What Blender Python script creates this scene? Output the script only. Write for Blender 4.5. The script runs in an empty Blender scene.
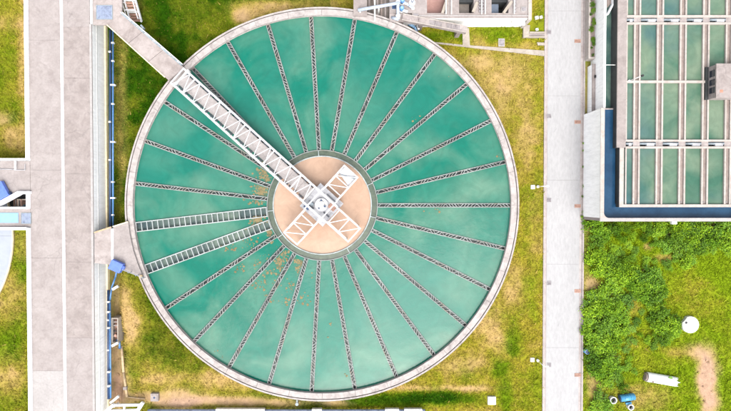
import bpy, math, random
import numpy as np
random.seed(7); rng = np.random.default_rng(7)
S = bpy.context.scene
COL = S.collection
R = math.radians

# ------------------------------------------------------------------ camera
CAMH, TILT, FPX = 50.0, R(0.95), 500.0          # 1 px of the 731x411 picture = 0.1 m on the ground
cam = bpy.data.cameras.new('camera'); cam.sensor_width = 36.0
cam.lens = 36.0 * FPX / 731.0; cam.clip_end = 2000
camo = bpy.data.objects.new('camera', cam); COL.objects.link(camo)
camo.location = (0, 0, CAMH); camo.rotation_euler = (-TILT, 0, 0)
S.camera = camo
# ------------------------------------------------------------------ sky and sun (bright overcast, soft light from the south)
SUN_EL, SUN_AZ = 60.0, 168.0                     # azimuth clockwise from north (+Y)
w = bpy.data.worlds.new('World'); S.world = w; w.use_nodes = True
nt = w.node_tree; bg = nt.nodes['Background']
sky = nt.nodes.new('ShaderNodeTexSky'); sky.sky_type = 'NISHITA'; sky.sun_disc = False
sky.sun_elevation = R(SUN_EL); sky.sun_rotation = R(SUN_AZ); sky.dust_density = 4.0; sky.air_density = 1.0
hs = nt.nodes.new('ShaderNodeHueSaturation'); hs.inputs['Saturation'].default_value = 0.25
nt.links.new(sky.outputs[0], hs.inputs['Color']); nt.links.new(hs.outputs[0], bg.inputs[0])
bg.inputs[1].default_value = 0.15
sl = bpy.data.lights.new('sun', 'SUN'); sl.energy = 1.0; sl.angle = R(50); sl.color = (1.0, 0.95, 0.87)
so = bpy.data.objects.new('sun', sl); COL.objects.link(so); so.location = (6, -30, 60)
so.rotation_euler = (R(90 - SUN_EL), 0, R(180 - SUN_AZ))
S.view_settings.view_transform = 'Standard'; S.view_settings.look = 'None'
S.view_settings.exposure = 1.40; S.view_settings.gamma = 1.0; S.view_settings.use_curve_mapping = False

# ------------------------------------------------------------------ survey helpers
def Wp(px, py, z=0.0):
    u = (px - 365.5) / FPX; v = (205.5 - py) / FPX
    c, s = math.cos(TILT), math.sin(TILT)
    dy, dz = v * c - s, -v * s - c
    t = (z - CAMH) / dz
    return (u * t, dy * t)
def W3(px, py, z=0.0):
    x, y = Wp(px, py, z); return (x, y, z)
def to_px(x, y, z=0.0):
    c, s = math.cos(TILT), math.sin(TILT)
    # inverse rotation (rotate by +TILT about X)
    yy = y * c - (z - CAMH) * s * 1.0
    zz = y * s + (z - CAMH) * c
    # camera looks along (0,-s,-c); solve with the transpose of the view rotation
    yy = y * c + (z - CAMH) * (-s); zz = y * s + (z - CAMH) * c
    return (365.5 + FPX * x / -zz, 205.5 - FPX * yy / -zz)

# ------------------------------------------------------------------ materials
def new_mat(name):
    m = bpy.data.materials.new(name); m.use_nodes = True
    return m, m.node_tree.nodes, m.node_tree.links, m.node_tree.nodes['Principled BSDF']
def noise(N, L, vec, scale, detail=5, rough=0.55, dist=0.0):
    n = N.new('ShaderNodeTexNoise'); n.inputs['Scale'].default_value = scale
    n.inputs['Detail'].default_value = detail; n.inputs['Roughness'].default_value = rough
    n.inputs['Distortion'].default_value = dist; L.new(vec, n.inputs['Vector']); return n.outputs['Fac']
def ramp(N, L, fac, stops):
    r = N.new('ShaderNodeValToRGB'); e = r.color_ramp.elements
    while len(e) < len(stops): e.new(0.5)
    for k, (p, c) in enumerate(stops):
        e[k].position = p
        e[k].color = (c, c, c, 1) if not hasattr(c, '__len__') else (*c, 1)
    L.new(fac, r.inputs[0]); return r.outputs[0]
def mixc(N, L, mode, fac, a, b):
    m = N.new('ShaderNodeMix'); m.data_type = 'RGBA'; m.blend_type = mode
    for k, x in ((0, fac), (6, a), (7, b)):
        if hasattr(x, 'links') or hasattr(x, 'is_linked'): L.new(x, m.inputs[k])
        elif k == 0: m.inputs[0].default_value = x
        else: m.inputs[k].default_value = (*x, 1)
    return m.outputs[2]
def wpos(N, L, scale=(1, 1, 1)):
    g = N.new('ShaderNodeNewGeometry'); mp = N.new('ShaderNodeMapping'); mp.inputs['Scale'].default_value = scale
    L.new(g.outputs['Position'], mp.inputs['Vector']); return mp.outputs[0]
def bump(N, L, b, fac, st=0.3, d=0.02):
    n = N.new('ShaderNodeBump'); n.inputs['Strength'].default_value = st; n.inputs['Distance'].default_value = d
    L.new(fac, n.inputs['Height']); L.new(n.outputs[0], b.inputs['Normal'])
AK = 0.41     # weathered surfaces are darker than fresh concrete or paint
def concrete(name, c1, c2, stain=(0.55, 0.5, 0.5), amount=0.5, scale=0.5, stretch=(1, 1, 1), rough=0.85, crack=True):
    if 'white' not in name: c1 = tuple(x * AK for x in c1); c2 = tuple(x * AK for x in c2)
    m, N, L, b = new_mat(name); v = wpos(N, L, stretch)
    a = ramp(N, L, noise(N, L, v, scale, 8, 0.62, 0.4), [(0.32, c1), (0.68, c2)])
    st = ramp(N, L, noise(N, L, v, scale * 0.8 + 0.13, 9, 0.68, 1.2), [(0.50, 0.0), (0.72, amount)])
    c = mixc(N, L, 'MIX', st, a, tuple(x * y for x, y in zip(stain, c1)))
    fine = ramp(N, L, noise(N, L, v, 5.0, 6, 0.7), [(0.3, 0.86), (0.7, 1.08)])
    c = mixc(N, L, 'MULTIPLY', 1.0, c, fine)
    sp = ramp(N, L, noise(N, L, v, 1.7, 3, 0.5, 2.0), [(0.66, 1.0), (0.76, 0.84)])
    c = mixc(N, L, 'MULTIPLY', 1.0, c, sp)
    wv = N.new('ShaderNodeVectorMath'); wv.operation = 'MULTIPLY_ADD'; nn_ = N.new('ShaderNodeTexNoise'); nn_.inputs['Scale'].default_value = 0.9; nn_.inputs['Detail'].default_value = 6
    L.new(v, nn_.inputs['Vector']); L.new(nn_.outputs['Color'], wv.inputs[0]); wv.inputs[1].default_value = (1.6, 1.6, 0); L.new(v, wv.inputs[2])
    vo = N.new('ShaderNodeTexVoronoi'); vo.feature = 'DISTANCE_TO_EDGE'; vo.inputs['Scale'].default_value = 0.22; L.new(wv.outputs[0], vo.inputs['Vector'])
    ck = ramp(N, L, vo.outputs['Distance'], [(0.0, 0.80 if crack else 1.0), (0.009, 1.0)])
    gate = ramp(N, L, noise(N, L, v, 0.3, 2), [(0.46, 0.0), (0.56, 1.0)])
    c = mixc(N, L, 'MULTIPLY', gate, c, ck)
    L.new(c, b.inputs['Base Color']); b.inputs['Roughness'].default_value = rough
    bump(N, L, b, noise(N, L, v, 9, 6, 0.7), 0.25, 0.015); return m
def painted(name, col, rough=0.5, wear=0.12, metal=0.0, scale=2.5):
    m, N, L, b = new_mat(name); v = wpos(N, L)
    d = tuple(x * (1 - wear * 2.2) for x in col)
    c = ramp(N, L, noise(N, L, v, scale, 7, 0.65, 0.6), [(0.3, d), (0.55, col)])
    L.new(c, b.inputs['Base Color']); b.inputs['Roughness'].default_value = rough; b.inputs['Metallic'].default_value = metal
    return m
def water_mat(name, deep, milky, scale=0.14, lo=0.38, hi=0.66, rough=0.07, streak=None):
    m, N, L, b = new_mat(name); v = wpos(N, L)
    f = noise(N, L, v, scale, 4, 0.5, 0.7)
    c = ramp(N, L, f, [(lo, deep), (hi, milky)])
    if streak:
        g = ramp(N, L, noise(N, L, v, scale * 0.55, 3, 0.5, 0.5), [(0.45, 0.0), (0.72, 1.0)])
        c = mixc(N, L, 'MIX', g, c, streak)
    wisp = ramp(N, L, noise(N, L, v, scale * 3.5, 7, 0.66, 1.6), [(0.35, 0.90), (0.68, 1.09)])
    c = mixc(N, L, 'MULTIPLY', 1.0, c, wisp)
    foam = ramp(N, L, noise(N, L, v, 5.5, 3, 0.6, 0.5), [(0.735, 0.0), (0.77, 0.35)])
    c = mixc(N, L, 'MIX', foam, c, tuple(min(.5, x * 1.5 + .06) for x in milky))
    L.new(c, b.inputs['Base Color']); b.inputs['Roughness'].default_value = rough
    b.inputs['IOR'].default_value = 1.33
    bump(N, L, b, noise(N, L, v, 2.2, 6, 0.7, 0.6), 0.35, 0.03); return m

M = {}
M['deck'] = concrete('deck_concrete', (0.52, 0.44, 0.415), (0.70, 0.61, 0.58), (0.66, 0.64, 0.66), 0.6, 1.0)
M['deck_light'] = concrete('deck_concrete_light', (0.58, 0.505, 0.485), (0.73, 0.65, 0.625), (0.72, 0.68, 0.68), 0.5, 0.9)
M['deck_patch'] = concrete('deck_concrete_patch', (0.70, 0.65, 0.635), (0.84, 0.79, 0.77), (0.75, 0.75, 0.75), 0.3, 0.6)
M['rim'] = concrete('rim_concrete', (0.66, 0.585, 0.56), (0.96, 0.875, 0.84), (0.45, 0.42, 0.42), 0.7, 1.3)
M['bridge_conc'] = concrete('walkway_concrete', (0.60, 0.51, 0.48), (0.84, 0.74, 0.71), (0.6, 0.56, 0.56), 0.65, 1.0)
M['bridge_deck'] = concrete('bridge_deck_concrete', (0.70, 0.63, 0.61), (0.98, 0.89, 0.87), (0.6, 0.66, 0.66), 0.5, 1.2)
M['road'] = concrete('road_concrete', (0.72, 0.71, 0.72), (0.81, 0.80, 0.81), (0.8, 0.8, 0.8), 0.25, 0.22, (1, 0.35, 1), 0.85, False)
M['gutter'] = concrete('gutter_concrete', (0.70, 0.61, 0.59), (0.92, 0.82, 0.79), (0.6, 0.5, 0.45), 0.5, 0.7)
M['path'] = concrete('path_concrete', (0.66, 0.57, 0.47), (0.88, 0.78, 0.68), (0.6, 0.58, 0.5), 0.5, 0.7)
M['old_conc'] = concrete('weathered_concrete', (0.50, 0.42, 0.40), (0.85, 0.75, 0.72), (0.4, 0.36, 0.36), 0.7, 1.0)
M['shade_conc'] = concrete('shade_dark_concrete', (0.045, 0.05, 0.055), (0.09, 0.10, 0.10), (0.5, 0.5, 0.5), 0.5, 1.0)  # shade of pits and overhung channel walls put into the concrete colour
M['white_wall'] = concrete('white_painted_wall', (0.82, 0.82, 0.82), (0.87, 0.87, 0.87), (0.85, 0.84, 0.82), 0.25, 0.7, (1, 1, 0.2))
M['trough'] = concrete('cream_trough_concrete', (0.76, 0.67, 0.61), (0.95, 0.86, 0.79), (0.72, 0.62, 0.55), 0.5, 1.2)
M['gully'] = concrete('brown_gully', (0.46, 0.36, 0.32), (0.64, 0.52, 0.47), (0.6, 0.55, 0.5), 0.5, 1.4)
M['white'] = painted('white_paint', (0.80, 0.80, 0.82), 0.45, 0.09, 0.0, 5.0)
M['truss_white'] = painted('truss_white_paint', (0.47, 0.47, 0.485), 0.5, 0.16, 0.0, 3.5)
M['white_old'] = painted('worn_white_paint', (0.60, 0.60, 0.58), 0.6, 0.12)
M['cream'] = painted('cream_paint', (0.72, 0.62, 0.42), 0.6, 0.15)
M['blue'] = painted('blue_paint', (0.075, 0.19, 0.40), 0.4, 0.12)
M['lightblue'] = painted('light_blue_sheet', (0.20, 0.36, 0.56), 0.4, 0.06)
M['royal'] = painted('royal_blue_sheet', (0.09, 0.16, 0.52), 0.4, 0.1)
M['pale_pipe'] = painted('pale_blue_pipe', (0.36, 0.41, 0.49), 0.5, 0.15)
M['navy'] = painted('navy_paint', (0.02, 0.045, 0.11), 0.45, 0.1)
M['cyan'] = painted('cyan_plastic', (0.05, 0.24, 0.42), 0.35, 0.15)
M['black'] = painted('black_rubber', (0.012, 0.012, 0.014), 0.6, 0.1)
M['shade_and_tray'] = painted('dark_shade_and_tray', (0.05, 0.055, 0.07), 0.5, 0.2)  # painted shade of the bridge deck edges; cable trays share the colour
M['steel'] = painted('galvanised_steel', (0.22, 0.26, 0.29), 0.5, 0.2, 0.0)
M['steel_pale'] = painted('pale_weir_steel', (0.30, 0.345, 0.345), 0.55, 0.25, 0.0, 1.3)
M['grate'] = painted('blue_grey_grating', (0.22, 0.26, 0.36), 0.5, 0.25, 0.0, 3.0)
M['lightcover'] = painted('pale_cover_sheet', (0.285, 0.31, 0.36), 0.5, 0.06, 0.0, 0.8)
M['grey'] = painted('platform_grey', (0.36, 0.36, 0.38), 0.6, 0.2, 0.0, 2.0)
M['rust'] = painted('rusty_iron', (0.36, 0.21, 0.16), 0.8, 0.25, 0.0, 4.0)
M['grate_old'] = painted('cast_iron_grey', (0.24, 0.22, 0.23), 0.7, 0.25, 0.0, 4.0)
M['tan'] = painted('tan_clay', (0.45, 0.33, 0.20), 0.8, 0.2, 0.0, 3.0)
M['orange'] = painted('orange_paint', (0.42, 0.17, 0.11), 0.6, 0.2)
M['glass'] = painted('dark_window_glass', (0.03, 0.035, 0.045), 0.08, 0.1)
M['bark'] = painted('brown_bark', (0.10, 0.07, 0.04), 0.9, 0.2)
M['w_tank'] = water_mat('tank_water', (0.002, 0.116, 0.080), (0.085, 0.182, 0.130), 0.17, 0.40, 0.74, 0.07, (0.010, 0.122, 0.092))
M['w_well'] = water_mat('muddy_well_water', (0.32, 0.208, 0.145), (0.39, 0.27, 0.198), 0.25, 0.3, 0.7, 0.12)
M['w_ring'] = concrete('algae_ring_water', (0.105, 0.16, 0.115), (0.20, 0.25, 0.175), (0.5, 0.55, 0.5), 0.5, 1.6, rough=0.2)
M['w_launder'] = water_mat('launder_water', (0.04, 0.052, 0.056), (0.07, 0.085, 0.08), 0.5)
M['w_wide'] = water_mat('wide_launder_water', (0.05, 0.075, 0.08), (0.13, 0.17, 0.14), 0.35)
M['w_filter'] = water_mat('filter_water', (0.033, 0.098, 0.065), (0.13, 0.178, 0.122), 0.25, 0.32, 0.66, 0.07, (0.035, 0.09, 0.10))
M['w_blue'] = water_mat('blue_channel_water', (0.009, 0.036, 0.080), (0.018, 0.058, 0.115), 0.5)
M['w_green'] = water_mat('green_channel_water', (0.035, 0.075, 0.07), (0.09, 0.14, 0.115), 0.4)
M['w_mauve'] = water_mat('mauve_water', (0.26, 0.15, 0.13), (0.36, 0.22, 0.19), 0.5)
M['w_grey'] = water_mat('grey_water', (0.14, 0.12, 0.105), (0.21, 0.185, 0.165), 0.5)
M['w_slate'] = water_mat('slate_water', (0.10, 0.13, 0.18), (0.16, 0.19, 0.24), 0.5)
M['scum'] = painted('tan_scum', (0.185, 0.145, 0.07), 0.9, 0.25, 0.0, 2.5)

def fouled(name, c1, c2, c3):
    m, N, L, b = new_mat(name); v = wpos(N, L)
    c = ramp(N, L, noise(N, L, v, 0.35, 6, 0.7, 1.0), [(0.34, c1), (0.66, c2)])
    c = mixc(N, L, 'MIX', ramp(N, L, noise(N, L, v, 1.3, 6, 0.75, 0.5), [(0.5, 0.0), (0.68, 0.85)]), c, c3)
    L.new(c, b.inputs['Base Color']); b.inputs['Roughness'].default_value = 0.6; return m
M['weir'] = fouled('fouled_weir_steel', (0.13, 0.145, 0.145), (0.25, 0.27, 0.262), (0.145, 0.12, 0.08))
M['weir_white'] = fouled('fouled_white_steel', (0.25, 0.275, 0.275), (0.36, 0.385, 0.385), (0.18, 0.19, 0.17))
def leaf_mat(name, c1, c2):
    m, N, L, b = new_mat(name)
    g = N.new('ShaderNodeNewGeometry'); o = N.new('ShaderNodeObjectInfo')
    c = ramp(N, L, g.outputs['Random Per Island'], [(0.0, c1), (1.0, c2)])
    k = ramp(N, L, o.outputs['Random'], [(0.0, (0.62, 0.72, 0.7)), (1.0, (1.2, 1.08, 1.0))])
    c = mixc(N, L, 'MULTIPLY', 1.0, c, k)
    L.new(c, b.inputs['Base Color']); b.inputs['Roughness'].default_value = 0.55
    return m
M['leaf'] = leaf_mat('shrub_leaf', (0.085, 0.21, 0.003), (0.27, 0.44, 0.010))
M['leaf_dark'] = leaf_mat('dark_shrub_leaf', (0.045, 0.125, 0.003), (0.16, 0.30, 0.008))
def attr_mat(name, rough=0.9, nz=True):
    m, N, L, b = new_mat(name)
    a = N.new('ShaderNodeAttribute'); a.attribute_name = 'col'
    c = a.outputs['Color']
    if nz:
        v = wpos(N, L)
        c = mixc(N, L, 'MULTIPLY', 1.0, c, ramp(N, L, noise(N, L, v, 2.2, 8, 0.7, 0.5), [(0.3, 0.74), (0.7, 1.25)]))
        c = mixc(N, L, 'MULTIPLY', 1.0, c, ramp(N, L, noise(N, L, v, 9.0, 5, 0.7), [(0.3, 0.8), (0.7, 1.2)]))
        bump(N, L, b, noise(N, L, v, 6.0, 7, 0.75), 0.4, 0.05)
    L.new(c, b.inputs['Base Color']); b.inputs['Roughness'].default_value = rough
    b.inputs['Specular IOR Level'].default_value = 0.05
    return m
M['ground'] = attr_mat('ground_turf'); M['blade'] = attr_mat('grass_blade', 0.7, False)

# ------------------------------------------------------------------ mesh builder
ORG = {}
class MB:
    def __init__(s): s.v = []; s.f = []
    def add(s, vs, fs):
        n = len(s.v); s.v += [tuple(p) for p in vs]; s.f += [tuple(i + n for i in f) for f in fs]; return s
    def box(s, x0, x1, y0, y1, z0, z1):
        x0, x1 = min(x0, x1), max(x0, x1); y0, y1 = min(y0, y1), max(y0, y1)
        return s.prism([(x0, y0), (x1, y0), (x1, y1), (x0, y1)], z0, z1)
    def pbox(s, px0, px1, py0, py1, z0, z1):           # surveyed top edges, straight sides
        a = Wp(px0, py0, z1); b = Wp(px1, py0, z1); c = Wp(px1, py1, z1); d = Wp(px0, py1, z1)
        x0 = (a[0] + d[0]) / 2; x1 = (b[0] + c[0]) / 2; y1 = (a[1] + b[1]) / 2; y0 = (c[1] + d[1]) / 2
        return s.box(x0, x1, y0, y1, z0, z1)
    def prism(s, poly, z0, z1):
        ar = sum(poly[i][0] * poly[(i + 1) % len(poly)][1] - poly[(i + 1) % len(poly)][0] * poly[i][1] for i in range(len(poly)))
        if ar < 0: poly = poly[::-1]
        n = len(poly); vs = [(x, y, z0) for x, y in poly] + [(x, y, z1) for x, y in poly]
        fs = [tuple(range(n - 1, -1, -1)), tuple(range(n, 2 * n))] + [(i, (i + 1) % n, n + (i + 1) % n, n + i) for i in range(n)]
        return s.add(vs, fs)
    def pprism(s, pts, z0, z1): return s.prism([Wp(x, y, z1) for x, y in pts], z0, z1)
    def beam(s, p, q, w, h):                            # rectangular bar, w across, h upright
        p = np.array(p, float); q = np.array(q, float); d = q - p; d /= np.linalg.norm(d)
        up = np.array((0, 0, 1.0)) if abs(d[2]) < 0.95 else np.array((1.0, 0, 0))
        a = np.cross(d, up); a /= np.linalg.norm(a); b = np.cross(a, d)
        a = a * w / 2; b = b * h / 2
        vs = [p - a - b, p + a - b, p + a + b, p - a + b, q - a - b, q + a - b, q + a + b, q - a + b]
        return s.add(vs, [(0, 1, 2, 3), (7, 6, 5, 4), (0, 4, 5, 1), (1, 5, 6, 2), (2, 6, 7, 3), (3, 7, 4, 0)])
    def tube(s, p, q, r, n=10, r2=None, caps=True):
        p = np.array(p, float); q = np.array(q, float); d = q - p; d /= np.linalg.norm(d)
        up = np.array((0, 0, 1.0)) if abs(d[2]) < 0.95 else np.array((1.0, 0, 0))
        a = np.cross(d, up); a /= np.linalg.norm(a); b = np.cross(a, d); r2 = r if r2 is None else r2
        vs = []
        for c, rr in ((p, r), (q, r2)):
            for k in range(n):
                t = 2 * math.pi * k / n; vs.append(c + a * math.cos(t) * rr + b * math.sin(t) * rr)
        fs = [(k, (k + 1) % n, n + (k + 1) % n, n + k) for k in range(n)]
        fs = [f[::-1] for f in fs]
        if caps: fs += [tuple(range(n)), tuple(range(2 * n - 1, n - 1, -1))]
        return s.add(vs, fs)
    def path(s, pts, r, n=10):
        for a, b in zip(pts[:-1], pts[1:]): s.tube(a, b, r, n)
        return s
    def ring(s, c, r0, r1, z0, z1, n=128, a0=0.0, a1=2 * math.pi):
        full = abs(a1 - a0 - 2 * math.pi) < 1e-6; k = n if full else n + 1; vs = []
        for i in range(k):
            t = a0 + (a1 - a0) * i / n; x, y = math.cos(t), math.sin(t)
            for rr, z in ((r0, z0), (r1, z0), (r1, z1), (r0, z1)): vs.append((c[0] + x * rr, c[1] + y * rr, z))
        fs = []
        for i in range(n):
            a = 4 * i; b = 4 * ((i + 1) % k)
            for j in range(4): fs.append((a + j, a + (j + 1) % 4, b + (j + 1) % 4, b + j)[::-1])
        if not full: fs += [(0, 1, 2, 3), tuple(4 * n + j for j in (3, 2, 1, 0))]
        return s.add(vs, fs)
    def disc(s, c, r, z, n=96):
        vs = [(c[0] + r * math.cos(2 * math.pi * i / n), c[1] + r * math.sin(2 * math.pi * i / n), z) for i in range(n)]
        return s.add(vs, [tuple(range(n))])
    def drum(s, c, r, z0, z1, n=32, r2=None):
        return s.tube((c[0], c[1], z0), (c[0], c[1], z1), r, n, r2)
    def mesh(s, name, o=(0, 0, 0)):
        me = bpy.data.meshes.new(name)
        me.from_pydata([(x - o[0], y - o[1], z - o[2]) for x, y, z in s.v], [], s.f); me.update(); return me
    def build(s, name, mat, parent=None, smooth=False, bevel=0.0):
        if parent is not None: o = ORG[parent.name]
        else:
            a = np.array(s.v); o = ((a[:, 0].min() + a[:, 0].max()) / 2, (a[:, 1].min() + a[:, 1].max()) / 2, a[:, 2].min())
        me = s.mesh(name, o); me.materials.append(M[mat] if isinstance(mat, str) else mat)
        if smooth:
            for p in me.polygons: p.use_smooth = len(p.vertices) == 4
        ob = bpy.data.objects.new(name, me); COL.objects.link(ob)
        if parent is not None: ob.parent = parent; ORG[ob.name] = o
        else: ob.location = o; ORG[ob.name] = o
        if bevel:
            b = ob.modifiers.new('bevel', 'BEVEL'); b.width = bevel; b.segments = 2; b.limit_method = 'ANGLE'
        return ob
def tag(o, label=None, cat=None, group=None, kind=None):
    if label: o['label'] = label
    if cat: o['category'] = cat
    if group: o['group'] = group
    if kind: o['kind'] = kind
    return o
def thing(name, loc, label, cat, group=None):
    o = bpy.data.objects.new(name, None); COL.objects.link(o); o.location = loc; o.empty_display_size = 0.3
    ORG[o.name] = tuple(loc); return tag(o, label, cat, group)
def struct(o, label): return tag(o, label, None, None, 'structure')

# ------------------------------------------------------------------ tank survey
RIM_Z, WAT_Z = 2.2, 1.78
l_, r_, t_, b_ = Wp(125, 204, RIM_Z), Wp(519, 204, RIM_Z), Wp(322, 6.3, RIM_Z), Wp(322, 402, RIM_Z)
C = ((l_[0] + r_[0]) / 2, (t_[1] + b_[1]) / 2); RO = ((r_[0] - l_[0]) + (t_[1] - b_[1])) / 4
RI = RO - 0.76
print('tank', C, RO)
TOPL = 2.4                                             # level of the concrete decks on the left and at the top
XW = Wp(93.5, 205, TOPL)[0]                            # east face of the left deck
XWW = Wp(28, 205, TOPL)[0]

# ------------------------------------------------------------------ ground: one sheet, colour zones painted as turf, straw and soil
GX0, GX1, GY0, GY1 = -39, 39, -24, 24
BL = []   # (px, py, rx, ry, d_dry, d_soil, d_tone)
def blob(*a): BL.append(a)
# upper left lawn
blob(128, 8, 14, 10, .5, .35, .2); blob(265, 10, 32, 9, .95, .3, .4); blob(300, 4, 40, 6, .5, .2, .3); blob(242, 17, 8, 8, 1, .5, .5); blob(118, 110, 9, 90, .35, .25, .1)
blob(230, 30, 25, 12, .15, 0, .3); blob(345, 4, 12, 8, -.3, 0, -.3)
# far left strips
blob(24, 40, 6, 90, .8, .2, .3); blob(10, 22, 14, 10, .5, .2, .2); blob(4, 118, 10, 6, .9, .5, .2); blob(15, 140, 16, 14, .7, .25, .2); blob(8, 118, 10, 6, -.4, 0, -.3)
blob(8, 300, 16, 22, .75, .25, .2); blob(22, 245, 9, 15, .4, .15, .1); blob(10, 375, 16, 18, .6, .2, .2); blob(5, 345, 12, 14, -.3, 0, -.1); blob(22, 262, 8, 22, -.2, 0, 0)
# lower left wedge
blob(124, 300, 9, 26, .85, .3, .4); blob(131, 328, 8, 16, .85, .35, .4); blob(118, 380, 9, 30, .4, .5, .0); blob(150, 375, 18, 16, .55, .1, .6)
blob(200, 379, 55, 7, .85, .2, .4); blob(240, 388, 60, 5, .4, .05, .7); blob(240, 402, 95, 4.5, .8, .8, .2); blob(175, 399, 30, 7, .9, .8, .2); blob(135, 397, 18, 5, .7, .4, .3); blob(165, 345, 24, 26, -.1, 0, -.15); blob(112, 340, 5, 90, .1, .7, -.3); blob(118, 395, 9, 16, 0, .7, -.4)
# below the tank
blob(365, 401, 70, 7, -.75, -.3, -.7); blob(440, 398, 42, 7, -.75, -.3, -.7); blob(440, 389, 46, 3, .4, .35, .1); blob(475, 389, 16, 4, .4, .35, 0); blob(338, 404, 14, 4, .4, .6, 0)
# right band
for a in [(505, 72, 26, 26, .35, .25, 0), (500, 100, 14, 22, .3, .25, 0), (527, 130, 10, 30, .3, .25, 0), (535, 230, 8, 40, .15, .1, 0), (470, 60, 20, 8, .2, .3, 0), (515, 290, 12, 20, .3, .2, 0), (490, 325, 16, 18, .35, .3, 0), (500, 345, 10, 12, .3, .2, 0), (460, 365, 20, 8, .3, .3, 0)]: blob(*a)
for a in [(512, 345, 10, 12, -.45, 0, -.2), (498, 370, 12, 10, -.6, 0, -.4), (530, 300, 10, 30, -.3, 0, 0), (520, 60, 18, 10, -.2, 0, 0), (515, 340, 6, 20, -.3, 0, -.2), (530, 385, 16, 26, -.3, 0, -.05), (505, 395, 8, 16, -.5, 0, -.2), (535, 200, 8, 30, -.25, 0, -.1), (524, 220, 6, 40, -.15, 0, 0), (468, 376, 14, 10, -.25, 0, -.2)]: blob(*a)
# top right
blob(500, 34, 46, 9, -.5, -.1, -.25); blob(435, 36, 30, 8, -.4, -.1, -.35); blob(475, 38, 12, 8, .5, .2, 0); blob(540, 15, 10, 16, -.3, 0, -.2)
# right lot
blob(706, 372, 8, 24, 1, 1.2, 0); blob(711, 400, 8, 26, .8, 1.0, 0); blob(697, 351, 9, 7, .6, .6, 0); blob(678, 352, 14, 7, .5, .15, 0); blob(697, 300, 26, 16, .3, .05, 0); blob(640, 398, 26, 12, .5, .25, 0); blob(595, 385, 8, 16, .7, .6, 0); blob(590, 285, 8, 10, .8, .8, 0); blob(662, 258, 10, 4, .7, .3, 0); blob(648, 246, 5, 4, .8, .5, 0); blob(636, 305, 8, 10, .35, .1, 0); blob(720, 265, 20, 24, -.25, -.2, 0); blob(640, 360, 20, 20, .15, .0, 0); blob(640, 235, 22, 12, -.5, -.3, -.1); blob(725, 390, 12, 30, -.1, 0, 0)
blob(587, 150, 4, 90, .6, .9, 0); blob(593, 28, 6, 40, .3, .5, -.2)
def vnoise(x, y, s, seed):
    r = np.random.default_rng(seed); T = r.random((64, 64)); u = x / s + 1000.3; v = y / s + 1000.7
    i = np.floor(u).astype(int); j = np.floor(v).astype(int); a = u - i; b = v - j; a = a * a * (3 - 2 * a); b = b * b * (3 - 2 * b)
    g = lambda p, q: T[p % 64, q % 64]
    return (g(i, j) * (1 - a) + g(i + 1, j) * a) * (1 - b) + (g(i, j + 1) * (1 - a) + g(i + 1, j + 1) * a) * b
def fbm(x, y, s, seed): return (vnoise(x, y, s, seed) + .5 * vnoise(x, y, s / 2, seed + 1) + .28 * vnoise(x, y, s / 4.3, seed + 2)) / 1.78
def zone(x, y):
    x = np.asarray(x, float); y = np.asarray(y, float)
    px, py = to_px(x, y, 0.0)
    dry = np.full(x.shape, .04); soil = np.zeros(x.shape); tone = np.full(x.shape, .06)
    def setr(m, d, s, t): dry[m] = d; soil[m] = s; tone[m] = t
    setr(px < 30, .20, .02, .6); setr((px < 330) & (px > 95) & (py > 270), .22, .03, .3)
    setr((px > 330) & (py < 200), .50, .03, .85); setr((px > 330) & (py >= 200), .50, .02, .85); setr(px > 583, .07, .0, .95)
    wx = (fbm(x, y, 2.2, 5) - .5) * 22; wy = (fbm(x, y, 2.2, 9) - .5) * 22
    for bx, by, rx, ry, d, s, t in BL:
        q = ((px + wx * min(1, rx / 16) - bx) / rx) ** 2 + ((py + wy * min(1, ry / 16) - by) / ry) ** 2
        k = np.exp(-np.clip(q, 0, 40) ** 1.3 * .9); dry += (d * .78 if d > 0 else d) * k; soil += (s * .8 if s < 1 else s) * k; tone += t * k
    n = fbm(x, y, 1.5, 21) - .5; n2 = fbm(x, y, .6, 31) - .5
    dry = dry + (n * .7 + n2 * .5) * (.35 + np.clip(dry, 0, .65)); soil = soil + (n2 * .35 + n * .2) * np.clip(soil * 3, 0, 1) - .02; tone = tone + n * .3
    return np.clip(dry, 0, 1), np.clip(soil, 0, 1), np.clip(tone, 0, 1)
DEEP = np.array((.017, .060, .0005)); YEL = np.array((.165, .238, .006)); STRAW = np.array((.37, .255, .075)); SOIL = np.array((.36, .235, .160)); OLIVE = np.array((.235, .200, .018))
def zcol(x, y):
    d, s, t = zone(x, y); d = d[..., None]; s = s[..., None]; t = t[..., None]
    g = DEEP * (1 - t) + YEL * t
    o = np.where(d < .5, g * (1 - d * 2) + OLIVE * (d * 2), OLIVE * (2 - 2 * d) + STRAW * (2 * d - 1))
    return (o * (1 - s) + SOIL * s) * .93
xs = np.concatenate([np.array((-400, -250, -150, -90, -60, -48)), np.arange(GX0, GX1 + .01, .2), np.array((48, 60, 90, 150, 250, 400))])
ys = np.concatenate([np.array((-400, -250, -150, -90, -60, -34)), np.arange(GY0, GY1 + .01, .2), np.array((34, 60, 90, 150, 250, 400))])
GXg, GYg = np.meshgrid(xs, ys); nx, ny = len(xs), len(ys)
def gheight(x, y):
    h = (fbm(x, y, .9, 41) - .55) * .05
    q = np.clip((x - (XW + .05)) / .25, 0, 1) * np.clip((XW + 1.75 + (fbm(x, y, 1.6, 77) - .5) * .9 - x) / .8, 0, 1)  # added trench, shaped to darken the ground beside the left wall
    return h - .75 * q * (3 - 2 * q) * q
GZ = gheight(GXg, GYg)
vv = np.stack([GXg, GYg, GZ], -1).reshape(-1, 3)
ii = np.arange((ny - 1) * (nx - 1)); rr_, cc_ = ii // (nx - 1), ii % (nx - 1); q0 = rr_ * nx + cc_
quads = np.stack([q0, q0 + 1, q0 + nx + 1, q0 + nx], -1)
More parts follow.
